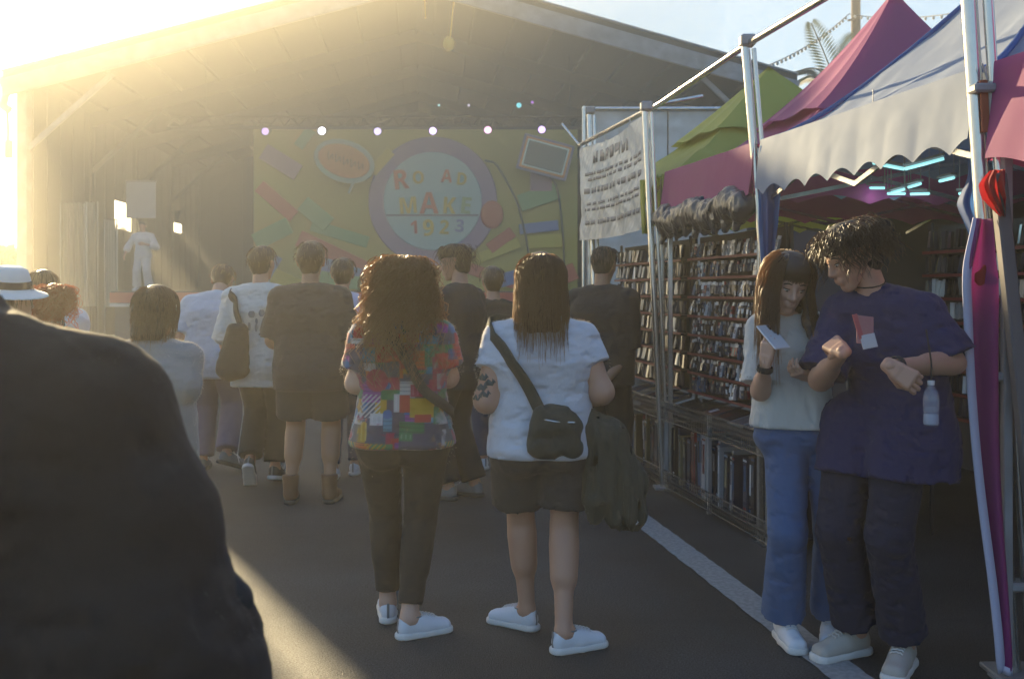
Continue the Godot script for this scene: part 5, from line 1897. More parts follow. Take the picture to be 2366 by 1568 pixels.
func build_near_people() -> void:
	var P: Dictionary
	var s: Shape
	# the woman in the patchwork shirt
	var base := ground_of(930, 1456)
	P = person("woman with long curly hair in a patchwork-coloured shirt and black trousers, seen from behind", {
		"pos": base, "h": 1.62, "cell": 0.012, "sh": 0.172, "hipw": 0.1, "waistw": 0.078, "chestw": 0.09, "bulk": 1.04, "legs": 1.14, "arms": 1.02, "rear": 1.12, "turn": -38.0, "tilt": -3.0, "skin": mats.skin_light,
		"w": {"foot_l": ground_of(896, 1432), "foot_r": ground_of(950, 1472), "elbow_l": spot(822, 885, 4.32), "wrist_l": spot(862, 868, 4.55), "elbow_r": spot(1036, 872, 4.36), "wrist_r": spot(985, 800, 4.6)},
		"foot_l": [8.0, 0.0], "foot_r": [-62.0, 0.0],
		"hand_l": [Vector3(0.3, 0.2, -1), Vector3(1, 0, 0.2), "loose"], "hand_r": [Vector3(-0.4, 0.6, -0.7), Vector3(-1, 0, 0), "loose"],
		"shirt": {"mat": patchwork(), "sleeve": 0.72, "cuff": 0.016, "hem": -0.05, "g": 0.02, "fold": 0.009, "name": "patchwork_shirt"},
		"pants": {"mat": mats.black_cloth, "len": 1.86, "hem": 0.0, "g": 0.008},
		"shoes": {"mat": mats.shoe_white},
	})
	hair(P, "curly", mats.hair_brown, {"len": 0.36, "n": 1250, "spread": 1.5, "back": 0.05})
	strap_over(P, "bag_strap", mats.bag_black, [Vector3(-0.06, 1.33, 0.05), Vector3(0.02, 1.2, 0.12), Vector3(0.1, 1.06, 0.12), Vector3(0.17, 0.98, 0.06), Vector3(0.2, 0.93, -0.03)], 0.045, P.root, P.shirt)
	s = shape()
	var T: Transform3D = P.head
	s.tube([T * Vector3(0.088, -0.02, -0.01), T * Vector3(0.092, -0.032, -0.012), T * Vector3(0.092, -0.055, -0.012)], [0.004, 0.003, 0.006], 8)
	obj("earring", s.mesh(), mat("gold", lin(0.9, 0.7, 0.4), 0.15, {"metallic": 1.0}), P.root)
	rng.seed = 62
	var Q: Dictionary = P.J
	fuzz_on(P, P.shirt, [[Q.shoulder_l, Q.elbow_l.lerp(Q.shoulder_l, 0.4)], [Q.chest, Q.hip], [Q.shoulder_r, Q.neck]], 1500, 0.006, mats.fuzz_pale, P.shirt_node)
	fuzz_on(P, P.bones, [[Q.shoulder_l.lerp(Q.elbow_l, 0.6), Q.elbow_l]], 500, 0.005, mats.fuzz_pale, P.root)
	# the woman in the white tee
	base = ground_of(1250, 1484)
	P = person("woman in a plain white tee and dark shorts with a tattooed arm, seen from behind", {
		"pos": base, "h": 1.62, "cell": 0.012, "sh": 0.18, "hipw": 0.1, "waistw": 0.1, "chestw": 0.112, "bulk": 1.03, "legs": 1.1, "arms": 1.1, "rear": 1.1, "turn": 4.0, "skin": mats.skin,
		"w": {"foot_l": ground_of(1213, 1452), "foot_r": ground_of(1308, 1506), "elbow_l": spot(1122, 925, 4.12), "wrist_l": spot(1160, 930, 4.36), "elbow_r": spot(1392, 905, 4.14), "wrist_r": spot(1350, 925, 4.4)},
		"foot_l": [55.0, 0.0], "foot_r": [-66.0, 0.0],
		"hand_l": [Vector3(0.4, 0.1, -1), Vector3(1, 0, 0), "loose"], "hand_r": [Vector3(-0.4, -0.2, -1), Vector3(-1, 0, 0), "grip"],
		"shirt": {"mat": mats.tee_white, "sleeve": 0.5, "cuff": 0.014, "hem": -0.07, "g": 0.016, "fold": 0.01, "ff": 7.0, "fs": Vector3(1, 2.4, 1), "name": "white_tee"},
		"pants": {"mat": mats.shorts_dark, "len": 0.74, "hem": 0.032, "g": 0.016, "name": "shorts", "fold": 0.01},
		"shoes": {"mat": mats.shoe_white},
	})
	hair(P, "long", mats.hair_brown, {"len": 0.28, "n": 1300, "thick": 0.0015, "spread": 1.12, "back": 0.06})
	Q = P.J
	fuzz_on(P, P.shirt, [[Q.shoulder_l, Q.elbow_l.lerp(Q.shoulder_l, 0.4)], [Q.neck, Q.shoulder_l], [Q.shoulder_r, Q.neck]], 1500, 0.006, mats.fuzz_pale, P.shirt_node)
	fuzz_on(P, P.bones, [[Q.shoulder_l.lerp(Q.elbow_l, 0.6), Q.elbow_l]], 600, 0.005, mats.fuzz_pale, P.root)
	# tattoos on the upper left arm: ink that lies on the skin
	var ink := mat("ink", lin(0.05, 0.06, 0.06), 0.6)
	var J: Dictionary = P.J
	for k in [[0.62, 0.5, 0.02], [0.7, -0.2, 0.018], [0.78, 0.4, 0.022], [0.88, 0.0, 0.016], [0.94, 0.6, 0.012]]:
		s = shape()
		var c: Vector3 = J.shoulder_l.lerp(J.elbow_l, k[0])
		var pts := []
		var ns := []
		for i in 7:
			var a: float = k[1] + i * 0.16
			var d := Vector3(-sin(a - 0.3), 0.0, cos(a - 0.3)).normalized()
			pts.append(onto(P.bones, c + d * 0.12 + Vector3(0, 0.012 * sin(i * 2.0), 0), -d, 0.001))
			ns.append(d)
		s.ribbon(pts, ns, [0.004, k[2], k[2] * 0.6, k[2] * 1.3, k[2] * 0.5, k[2], 0.004], 0.0012)
		obj("tattoo", s.mesh(), ink, P.root)
	# her bag and the jacket she carries
	var inv: Transform3D = P.inv
	var bag := thing("shoulder_bag", "dark soft shoulder bag on the hip of the woman in the white tee", "bag", spot(1290, 1010, 4.02))
	var bo := bag.position
	var bb := [bone(spot(1252, 985, 4.03) - bo, spot(1322, 985, 4.03) - bo, 0.05, 0.045), bone(spot(1246, 1030, 4.03) - bo, spot(1322, 1034, 4.03) - bo, 0.052, 0.046), bone(spot(1256, 950, 4.03) - bo, spot(1300, 960, 4.03) - bo, 0.035, 0.04)]
	obj("bag_body", net_mesh(net(bb, 0.011, 0.05, 0.012, 8.0)), mats.bag_green, bag)
	s = shape()
	s.tube(smooth_path([spot(1244, 966, 3.992) - bo, spot(1285, 974, 3.98) - bo, spot(1328, 976, 3.988) - bo]), 0.004, 5)
	obj("zip", s.mesh(), mats.steel, bag)
	strap_over(P, "strap", mats.bag_green, [inv * spot(1178, 752, 4.2), inv * spot(1200, 820, 4.1), inv * spot(1228, 900, 4.08), inv * spot(1250, 955, 4.05)], 0.05, bag, P.shirt)
	strap_over(P, "strap", mats.bag_green, [inv * spot(1178, 752, 4.2), inv * spot(1190, 745, 4.26), inv * spot(1205, 770, 4.34)], 0.05, bag, P.shirt)
	var jp := spot(1420, 1080, 4.12)
	var jb := [
		bone(spot(1362, 970, 4.16) - jp, spot(1405, 1010, 4.14) - jp, 0.05, 0.075), bone(spot(1405, 1010, 4.14) - jp, spot(1446, 1185, 4.12) - jp, 0.075, 0.07, 0.0, 0.02), bone(spot(1372, 1000, 4.12) - jp, spot(1378, 1150, 4.1) - jp, 0.05, 0.055),
		bone(spot(1378, 1150, 4.1) - jp, spot(1372, 1195, 4.1) - jp, 0.045, 0.03), bone(spot(1420, 1020, 4.18) - jp, spot(1468, 1110, 4.16) - jp, 0.05, 0.05), bone(spot(1468, 1110, 4.16) - jp, spot(1462, 1200, 4.14) - jp, 0.045, 0.035),
	]
	var jk := obj("jacket", net_mesh(net(jb, 0.011, 0.03, 0.03, 7.0, Vector3(2.0, 0.35, 2.0))), mats.olive)
	jk.position = jp
	tag(jk, "olive brown jacket hanging over the arm of the woman in the white tee", "jacket")
	# the woman with the phone
	base = ground_of(1862, 1486)
	P = person("smiling woman with long brown hair in a white top and blue jeans holding a phone", {
		"pos": base, "h": 1.64, "yaw": 172.0, "cell": 0.012, "sh": 0.15, "hipw": 0.072, "waistw": 0.06, "chestw": 0.075, "bulk": 0.9, "legs": 0.9, "arms": 0.78, "hand_size": 0.9, "skin": mats.skin_light, "nod": -22.0, "turn": 14.0, "tilt": 6.0,
		"w": {"foot_r": ground_of(1812, 1478), "foot_l": ground_of(1922, 1470), "hip": spot(1835, 985, 4.17), "waist": spot(1830, 900, 4.17), "chest": spot(1822, 810, 4.17), "neck": spot(1822, 722, 4.18), "head": spot(1817, 652, 4.12), "shoulder_r": spot(1757, 757, 4.17), "shoulder_l": spot(1880, 752, 4.2), "elbow_r": spot(1757, 905, 4.1), "wrist_r": spot(1770, 838, 3.92), "elbow_l": spot(1905, 880, 4.2), "wrist_l": spot(1872, 872, 3.98)},
		"foot_r": [10.0, 0.0], "foot_l": [-14.0, 0.0],
		"hand_r": [Vector3(-0.12, 1, -0.25), Vector3(-0.55, 0.1, 0.8), "grip"], "hand_l": [Vector3(0.6, 0.2, -0.5), Vector3(0.2, 1, 0.3), "loose"],
		"shirt": {"mat": mats.cream, "sleeve": 0.86, "cuff": 0.026, "hem": 0.0, "crop": true, "g": 0.018, "fold": 0.01, "ff": 8.0, "fs": Vector3(1.6, 0.9, 1.6), "name": "white_top"},
		"pants": {"mat": mats.jeans, "len": 1.93, "hem": 0.045, "g": 0.012, "name": "jeans", "fold": 0.008},
		"shoes": {"mat": mats.shoe_white},
	})
	hair(P, "long", mats.hair_brown, {"len": 0.33, "n": 1200, "thick": 0.0015, "spread": 1.2, "back": 0.02, "open": 0.62, "front": -0.13})
	T = P.head
	s = shape()
	for i in 34:
		var x := (i / 33.0 - 0.5) * 0.12
		s.tube(smooth_path([T * Vector3(x * 0.5, 0.135, -0.03), T * Vector3(x * 0.85, 0.095, -0.097 + 0.35 * absf(x) * absf(x) * 10.0), T * Vector3(x * 1.05, 0.028 + rng.randf() * 0.012, -0.101 + 6.0 * x * x)], 3), [0.004, 0.0045, 0.0045, 0.004, 0.003, 0.0022, 0.001], 4)
	obj("fringe", s.mesh(), mats.hair_brown, P.root)
	face_of(P, mats.hair_dark, 0.8)
	s = shape()
	var wr: Transform3D = P.hand_r
	s.lathe([Vector2(0.029, -0.012), Vector2(0.032, -0.008), Vector2(0.032, 0.008), Vector2(0.029, 0.012)], wr * Vector3(0, 0.03, 0), 16, wr.basis.orthonormalized())
	obj("bracelet", s.mesh(), mats.bag_black, P.root)
	var ph := thing("phone", "phone with a pale bezel held up by the woman in the white top", "phone", P.root.transform * (wr * Vector3(-0.002, -0.115, 0.036)))
	var pb := Basis.from_euler(Vector3(-0.95, 0.25, 0.12))
	s = shape()
	s.box(Vector3.ZERO, Vector3(0.072, 0.15, 0.0085), pb, 0.003)
	obj("case", s.mesh(), mat("phone_case", lin(0.5, 0.5, 0.52), 0.3, {"metallic": 0.4}), ph)
	s = shape()
	s.box(pb * Vector3(0, 0, -0.0046), Vector3(0.067, 0.142, 0.0012), pb, 0.0004)
	obj("display", s.mesh(), mats.screen_dark, ph)
	s = shape()
	s.box(pb * Vector3(0.018, 0.052, 0.005), Vector3(0.024, 0.026, 0.003), pb, 0.001)
	obj("lens_bump", s.mesh(), mats.screen_dark, ph)
	# the man in the navy shirt
	base = ground_of(2030, 1532)
	P = person("man with tousled dark hair in a navy tee bending toward the woman with the phone", {
		"pos": base, "h": 1.8, "yaw": 132.0, "cell": 0.012, "sh": 0.2, "hipw": 0.085, "waistw": 0.08, "chestw": 0.1, "bulk": 0.88, "legs": 0.95, "arms": 0.86, "skin": mats.skin, "nod": -24.0, "turn": -32.0, "tilt": -2.0, "hand_size": 0.97,
		"w": {"foot_r": ground_of(1975, 1512), "foot_l": ground_of(2090, 1542), "hip": spot(2085, 1010, 3.9), "waist": spot(2082, 915, 3.9), "chest": spot(2068, 800, 3.88), "neck": spot(2022, 668, 3.88), "head": spot(1974, 590, 3.86), "shoulder_l": spot(2138, 722, 3.78), "shoulder_r": spot(1945, 722, 4.0), "elbow_l": spot(2205, 838, 3.72), "wrist_l": spot(2058, 846, 3.5), "elbow_r": spot(1895, 878, 3.9), "wrist_r": spot(1948, 812, 3.62)},
		"foot_r": [-20.0, 0.0], "foot_l": [12.0, 0.0],
		"hand_l": [Vector3(-0.82, -0.5, 0.15), Vector3(0.1, -0.4, 0.9), "grip"], "hand_r": [Vector3(0.8, 0.35, 0.45), Vector3(0.1, -0.6, 0.8), "grip"],
		"shirt": {"mat": mats.tee_navy, "sleeve": 0.9, "cuff": 0.03, "hem": -0.15, "g": 0.026, "fold": 0.011, "name": "navy_tee"},
		"pants": {"mat": mats.black_blue, "len": 1.9, "hem": 0.036, "g": 0.016, "fold": 0.012},
		"shoes": {"mat": mats.shoe_beige},
	})
	# the hand directions above are in the man's own axes
	hair(P, "tousled", mats.hair_black, {"n": 1300, "thick": 0.0016})
	face_of(P, mats.hair_black, 0.8)
	T = P.head
	s = shape()
	var nk: Vector3 = P.J.neck
	var ring := []
	var nsr := []
	for i in 17:
		var a := TAU * i / 16.0
		var d := Vector3(sin(a), 0, cos(a))
		ring.append(onto(P.bones, nk + d * 0.14 + Vector3(0, 0.035 + 0.03 * cos(a), 0), -d, 0.003))
		nsr.append(d)
	s.tube(ring, 0.0028, 5, false)
	obj("necklace", s.mesh(), mats.bag_black, P.root)
	s = shape()
	var wl: Transform3D = P.hand_l
	var fa: Vector3 = (P.J.elbow_l - P.J.wrist_l).normalized()
	var fb := Basis(fa.cross(Vector3.UP).normalized(), fa, Vector3.ZERO)
	fb.z = fb.x.cross(fb.y)
	s.lathe([Vector2(0.031, -0.013), Vector2(0.036, -0.009), Vector2(0.036, 0.009), Vector2(0.031, 0.013)], P.J.wrist_l + fa * 0.035, 18, fb)
	obj("watch_strap", s.mesh(), mats.bag_black, P.root)
	var hr: Transform3D = P.root.transform * P.hand_r
	var cd := thing("card", "pinkish paper card held by the man in the navy tee", "card", spot(1993, 762, 3.5))
	s = shape()
	s.box(Vector3(0.01, 0, 0), Vector3(0.065, 0.1, 0.003), Basis.from_euler(Vector3(-0.2, 0.2, -0.12)), 0.001)
	obj("sheet", s.mesh(), mat("card_pink", lin(0.36, 0.14, 0.14), 0.6), cd)
	s = shape()
	s.box(Vector3(-0.016, 0.012, 0.004), Vector3(0.02, 0.09, 0.003), Basis.from_euler(Vector3(-0.2, 0.2, 0.2)), 0.001)
	obj("flap", s.mesh(), mat("card_red", lin(0.4, 0.08, 0.08), 0.6), cd)
	cd = thing("card", "small white card below the pinkish one in the man's hand", "card", spot(2008, 788, 3.49))
	s = shape()
	s.box(Vector3.ZERO, Vector3(0.056, 0.05, 0.003), Basis.from_euler(Vector3(-0.2, 0.1, 0.18)), 0.001)
	obj("sheet", s.mesh(), mat("card_white", lin(0.5, 0.46, 0.46), 0.6), cd)
	var wb := thing("water_bottle", "clear water bottle with a white cap hanging at the man's side", "bottle", spot(2152, 985, 3.55))
	wb.scale = Vector3.ONE * 0.86
	s = shape()
	s.lathe([Vector2(0.0, 0.0), Vector2(0.028, 0.002), Vector2(0.032, 0.012), Vector2(0.031, 0.05), Vector2(0.028, 0.06), Vector2(0.032, 0.07), Vector2(0.032, 0.12), Vector2(0.026, 0.145), Vector2(0.013, 0.165), Vector2(0.012, 0.18)], Vector3.ZERO, 20)
	obj("bottle_body", s.mesh(), mat("pet", Color(0.85, 0.9, 1.0, 0.14), 0.08, {"transparency": BaseMaterial3D.TRANSPARENCY_ALPHA}), wb)
	s = shape()
	s.lathe([Vector2(0.0, 0.006), Vector2(0.027, 0.008), Vector2(0.0295, 0.014), Vector2(0.0285, 0.05), Vector2(0.0, 0.052)], Vector3.ZERO, 20)
	obj("label_band", s.mesh(), mat("label_pale", lin(0.22, 0.26, 0.34), 0.5), wb)
	s = shape()
	s.lathe([Vector2(0.014, 0.172), Vector2(0.0145, 0.19), Vector2(0.0, 0.191)], Vector3.ZERO, 16)
	obj("bottle_cap", s.mesh(), mats.white_rubber, wb)
	s = shape()
	s.tube(smooth_path([Vector3(0, 0.18, 0), Vector3(0.01, 0.26, -0.02), Vector3(0.005, 0.4, -0.06)]), 0.004, 5)
	obj("cord", s.mesh(), mats.bag_black, wb)


func build_silhouette() -> void:
	var D := 1.3
	var P := person("dark-coated person close to the camera at the lower left, head out of view", {
		"pos": Vector3(-0.6, 0, -D), "h": 1.74, "cell": 0.013, "sh": 0.2, "hipw": 0.1, "waistw": 0.07, "chestw": 0.04, "bulk": 0.95, "legs": 1.1, "arms": 1.1, "yaw": -8.0, "skin": mats.skin_tan,
		"w": {"hip": spot(180, 1500, D), "waist": spot(120, 1300, D), "chest": spot(20, 1090, D), "neck": spot(-150, 770, D), "head": spot(-330, 640, D + 0.06), "shoulder_r": spot(215, 955, D), "shoulder_l": spot(-330, 900, D), "elbow_r": spot(322, 1200, D - 0.02), "wrist_r": spot(300, 1380, D + 0.16), "elbow_l": spot(-480, 1200, D), "wrist_l": spot(-430, 1400, D + 0.1)},
		"shirt": {"mat": mats.coat, "sleeve": 1.9, "cuff": 0.012, "hem": -0.34, "g": 0.034, "ga": 0.03, "fold": 0.011, "ff": 6.5, "fs": Vector3(1.0, 1.5, 1.0), "k": 0.05, "name": "coat", "collar": 0.05},
		"pants": {"mat": mats.black_cloth, "len": 1.93, "hem": 0.02},
		"shoes": {"mat": mats.shoe_dark, "sole": mats.sole_dark},
	})
	hair(P, "short", mats.hair_dark, {"n": 60})
	# fuzz of the coat: short fibres that stand on the cloth of the shoulder and the sleeve
	rng.seed = 61
	var J: Dictionary = P.J
	var dn := Vector3(0, -0.03, 0)
	fuzz_on(P, P.shirt, [[J.neck + dn, J.shoulder_r + dn], [J.shoulder_r, J.elbow_r], [J.shoulder_r, J.elbow_r], [J.elbow_r, J.wrist_r], [J.chest, J.hip]], 9000, 0.006, mats.fuzz_dark, P.shirt_node, 0.00035)
	# the seam round the sleeve head and the yoke seam across the back
	var axis: Vector3 = (J.neck - J.shoulder_r).normalized()
	var c0: Vector3 = J.shoulder_r.lerp(J.neck, 0.22) + Vector3(0, -0.03, 0)
	var sa := axis.cross(Vector3(0, 0, 1)).normalized()
	var seam := []
	for i in 15:
		var a := lerpf(-0.6, PI * 0.75, i / 14.0)
		var d := (-sa * cos(a) + Vector3(0, 0, 1) * sin(a)).normalized()
		if d.y < -0.9:
			continue
		seam.append(onto(P.shirt, c0 + d * 0.3, -d, 0.001))
	var sm := shape()
	sm.tube(seam, 0.0035, 6)
	seam = []
	for i in 13:
		seam.append(onto(P.shirt, J.chest.lerp(J.neck, 0.5) + Vector3(-0.12 + i * 0.026, 0, 0.4), Vector3(0, 0, -1), 0.001))
	sm.tube(seam, 0.003, 6)
	obj("seam", sm.mesh(), mats.coat, P.shirt_node)
	var bag := thing("hip_bag", "dark pouch at the hip of the dark-coated person in front", "bag", spot(556, 1372, D))
	obj("pouch", net_mesh(net([bone(Vector3(-0.03, 0.0, 0), Vector3(-0.016, -0.01, 0), 0.034, 0.032, 0.0, 0.0), bone(Vector3(-0.06, 0.02, 0), Vector3(-0.03, -0.03, 0), 0.03)], 0.006, 0.02, 0.003, 20.0)), mats.bag_black, bag)
	var st := shape()
	st.ribbon(smooth_path([Vector3(-0.05, 0.04, 0.0), Vector3(-0.1, 0.1, 0.02), Vector3(-0.16, 0.16, 0.08)]), [Vector3(0, 0.3, 1), Vector3(0, 0.3, 1), Vector3(0, 0.3, 1), Vector3(0, 0.3, 1), Vector3(0, 0.3, 1), Vector3(0, 0.3, 1), Vector3(0, 0.3, 1), Vector3(0, 0.3, 1), Vector3(0, 0.3, 1), Vector3(0, 0.3, 1), Vector3(0, 0.3, 1), Vector3(0, 0.3, 1), Vector3(0, 0.3, 1)], 0.02, 0.003)
	obj("strap", st.mesh(), mats.bag_black, bag)


func build_crowd() -> void:
	var P: Dictionary
	var s: Shape
	var far := 0.018
	# short-haired person in grey
	P = person("short person in a grey tee with tied-back sunlit hair behind the coat wearer", {
		"pos": at(-1.64, 4.55, 0), "h": 1.48, "cell": 0.014, "sh": 0.175, "bulk": 1.1, "waistw": 0.08, "arms": 1.1, "skin": mats.skin, "turn": -20.0,
		"w": {"elbow_r": spot(428, 890, 4.5), "wrist_r": spot(400, 930, 4.75), "elbow_l": spot(235, 890, 4.6)},
		"shirt": {"mat": mats.tee_grey, "sleeve": 1.3, "cuff": 0.016, "hem": -0.2, "g": 0.022, "name": "grey_tee"}, "pants": {"mat": mats.black_cloth}, "shoes": {"mat": mats.shoe_dark, "sole": mats.sole_dark},
	})
	hair(P, "long", mats.hair_dark, {"n": 520, "len": 0.16, "thick": 0.002, "spread": 0.8, "back": 0.05})
	rng.seed = 63
	fuzz_on(P, P.shirt, [[P.J.neck, P.J.shoulder_l], [P.J.neck, P.J.shoulder_r], [P.J.shoulder_r, P.J.elbow_r], [P.J.shoulder_l, P.J.elbow_l]], 2200, 0.007, mats.fuzz_pale, P.shirt_node)
	# pale-blue shirt, head bowed
	P = person("person in a loose pale blue tee with bowed head walking toward the stage", {
		"pos": ground_of(492, 1088), "h": 1.74, "cell": far, "sh": 0.2, "bulk": 1.08, "lean": Vector3(0, -0.02, -0.1), "nod": -40.0, "waistw": 0.085, "chestw": 0.1, "skin": mats.skin,
		"j": {"head": Vector3(0.0, 1.56, -0.26), "foot_l": Vector3(-0.1, 0, -0.05), "foot_r": Vector3(0.12, 0.03, 0.12)}, "foot_r": [-40.0, 20.0],
		"shirt": {"mat": mats.tee_pale, "sleeve": 0.95, "cuff": 0.03, "hem": -0.16, "g": 0.034, "fold": 0.012, "name": "pale_tee"}, "pants": {"mat": mats.plum, "hem": 0.03, "g": 0.02}, "shoes": {"mat": mats.shoe_grey, "sole": mats.sole_dark},
	})
	hair(P, "short", mats.hair_brown, {"n": 120})
	# white shirt with a dark print and a black shoulder bag
	P = person("person in an off-white printed shirt and side-striped black trousers in mid-stride", {
		"pos": ground_of(602, 1122), "h": 1.8, "cell": 0.015, "sh": 0.195, "waistw": 0.075, "skin": mats.skin, "turn": -15.0,
		"j": {"foot_l": Vector3(-0.07, 0.02, 0.12), "foot_r": Vector3(0.08, 0, -0.1)}, "foot_l": [5.0, 48.0], "foot_r": [-8.0, 12.0],
		"shirt": {"mat": mats.tee_offwhite, "sleeve": 1.1, "cuff": 0.03, "hem": -0.2, "g": 0.03, "fold": 0.012, "name": "printed_shirt"}, "pants": {"mat": mats.black_cloth, "len": 1.9, "hem": 0.03, "g": 0.018}, "shoes": {"mat": mats.shoe_dark},
	})
	hair(P, "short", mats.hair_dark, {"n": 140})
	var pr: Material = mats.print_grey
	for k in [[-0.03, 1.3, 0.05, 0.05], [0.045, 1.31, 0.045, 0.05], [0.005, 1.25, 0.02, 0.04], [-0.05, 1.21, 0.02, 0.06], [0.0, 1.2, 0.02, 0.06], [0.05, 1.21, 0.02, 0.06], [0.09, 1.25, 0.02, 0.05]]:
		s = shape()
		var pts := []
		var ns := []
		for i in 4:
			var y: float = k[1] + k[3] * (0.5 - i / 3.0)
			pts.append(onto(P.shirt, Vector3(k[0], y, 0.3), Vector3(0, 0, -1), 0.004))
			ns.append(Vector3(0, 0, 1))
		s.ribbon(pts, ns, [k[2] * 0.6, k[2], k[2], k[2] * 0.5], 0.003)
		obj("shirt_print", s.mesh(), pr, P.root)
	for g in [-1.0, 1.0]:   # the pale side stripes of the trousers
		s = shape()
		var e := "l" if g < 0.0 else "r"
		var pts := []
		var ns := []
		for i in 15:
			var t := i / 14.0
			var c: Vector3 = P.J["thigh_" + e].lerp(P.J["knee_" + e], t * 2.0) if t < 0.5 else P.J["knee_" + e].lerp(P.J["ankle_" + e], t * 2.0 - 1.0)
			var d := Vector3(g, 0, 0.35).normalized()
			pts.append(onto(P.pants, c + d * 0.3, -d, 0.003))
			ns.append(d)
		s.ribbon(pts, ns, 0.022, 0.003)
		obj("side_stripe", s.mesh(), mats.white_rubber, P.root)
	var rt: Transform3D = P.root.transform
	var bag := thing("shoulder_bag", "long black bag hung from the left shoulder of the printed-shirt person", "bag", rt * Vector3(-0.16, 1.0, 0.17))
	var ib: Transform3D = bag.transform.affine_inverse() * rt
	obj("bag_body", net_mesh(net([bone(ib * Vector3(-0.13, 1.18, 0.17), ib * Vector3(-0.16, 0.9, 0.17), 0.06, 0.075, 0.02, 0.05), bone(ib * Vector3(-0.19, 0.96, 0.16), ib * Vector3(-0.2, 0.88, 0.15), 0.07)], 0.014, 0.05, 0.01, 8.0)), mats.bag_black, bag)
	strap_over(P, "strap", mats.bag_black, [Vector3(-0.12, 1.44, 0.0), Vector3(-0.13, 1.4, 0.09), Vector3(-0.135, 1.28, 0.15), Vector3(-0.13, 1.15, 0.16)], 0.07, bag, P.shirt)
	# big man in a dark shirt and shorts
	P = person("broad person in a dark tee, long shorts and brown boots seen from behind", {
		"pos": ground_of(716, 1160), "h": 1.8, "cell": 0.015, "sh": 0.19, "bulk": 1.06, "hipw": 0.095, "waistw": 0.095, "chestw": 0.1, "arms": 1.15, "legs": 1.1, "head_size": 1.05, "skin": mats.skin_tan,
		"j": {"foot_l": Vector3(-0.13, 0, 0.02), "foot_r": Vector3(0.14, 0, 0.0), "elbow_l": Vector3(-0.265, 1.13, -0.03), "wrist_l": Vector3(-0.2, 1.05, -0.26), "elbow_r": Vector3(0.265, 1.13, -0.03), "wrist_r": Vector3(0.18, 1.05, -0.26)},
		"shirt": {"mat": mats.shirt_dark, "sleeve": 0.94, "cuff": 0.026, "hem": -0.17, "g": 0.026, "fold": 0.012, "name": "dark_tee"}, "pants": {"mat": mats.shorts_dark, "len": 0.84, "hem": 0.036, "g": 0.024, "name": "shorts"}, "shoes": {"kind": "boot", "mat": mats.boot_brown, "sole": mats.sole_dark},
	})
	hair(P, "short", mats.hair_dark, {"n": 160, "len": 0.03})
	# half hidden beyond them
	P = person("person in a lavender shirt and jeans half hidden by the broad dark-shirted one", {
		"pos": ground_of(790, 1100), "h": 1.72, "cell": far, "skin": mats.skin, "sh": 0.185, "j": {"foot_l": Vector3(-0.05, 0, 0.1), "foot_r": Vector3(0.09, 0, -0.08)},
		"shirt": {"mat": mats.lavender, "sleeve": 0.9, "cuff": 0.02, "hem": -0.16, "g": 0.028, "name": "lavender_shirt"}, "pants": {"mat": mats.jeans_dark, "name": "jeans"}, "shoes": {"mat": mats.shoe_white},
	})
	hair(P, "short", mats.hair_dark, {"n": 90})
	P = person("dark-haired person far off between the broad person and the curly-haired woman", {
		"pos": at(-1.32, 9.2, 0), "h": 1.62, "cell": far, "skin": mats.skin_tan,
		"shirt": {"mat": mats.rust, "sleeve": 0.9, "hem": -0.16, "g": 0.02, "name": "rust_shirt"}, "pants": {"mat": mats.jeans_dark}, "shoes": {"mat": mats.shoe_dark},
	})
	hair(P, "short", mats.hair_dark, {"n": 90, "len": 0.08})
	# between the two women
	P = person("black-clad person in profile with swept-up hair between the two women", {
		"pos": ground_of(1062, 1150), "h": 1.8, "yaw": 62.0, "cell": 0.015, "sh": 0.19, "skin": mats.skin, "nod": -8.0, "turn": 14.0, "bulk": 1.02,
		"j": {"foot_l": Vector3(-0.1, 0, -0.04), "foot_r": Vector3(0.1, 0, 0.06), "elbow_l": Vector3(-0.24, 1.12, -0.04), "wrist_l": Vector3(-0.12, 1.08, -0.28), "elbow_r": Vector3(0.24, 1.12, 0.0), "wrist_r": Vector3(0.14, 1.08, -0.26)},
		"shirt": {"mat": mats.tee_black, "sleeve": 0.92, "cuff": 0.025, "hem": -0.17, "g": 0.026, "name": "black_tee"}, "pants": {"mat": mats.black_cloth, "hem": 0.03, "g": 0.02}, "shoes": {"mat": mats.shoe_grey, "sole": mats.sole_dark},
	})
	hair(P, "tousled", mats.hair_black, {"n": 200})
	face_of(P, mats.hair_black, 0.4)
	P = person("person in dark clothes and pale shoes mostly hidden behind the white tee wearer", {
		"pos": ground_of(1140, 1086), "h": 1.66, "cell": far, "skin": mats.skin, "yaw": 20.0, "j": {"foot_l": Vector3(-0.06, 0, -0.1), "foot_r": Vector3(0.08, 0.0, 0.1)}, "foot_r": [-40.0, 0.0],
		"shirt": {"mat": mats.tee_black, "sleeve": 0.9, "hem": -0.16, "g": 0.02}, "pants": {"mat": mats.jeans_dark}, "shoes": {"mat": mats.shoe_white},
	})
	hair(P, "short", mats.hair_dark, {"n": 90})
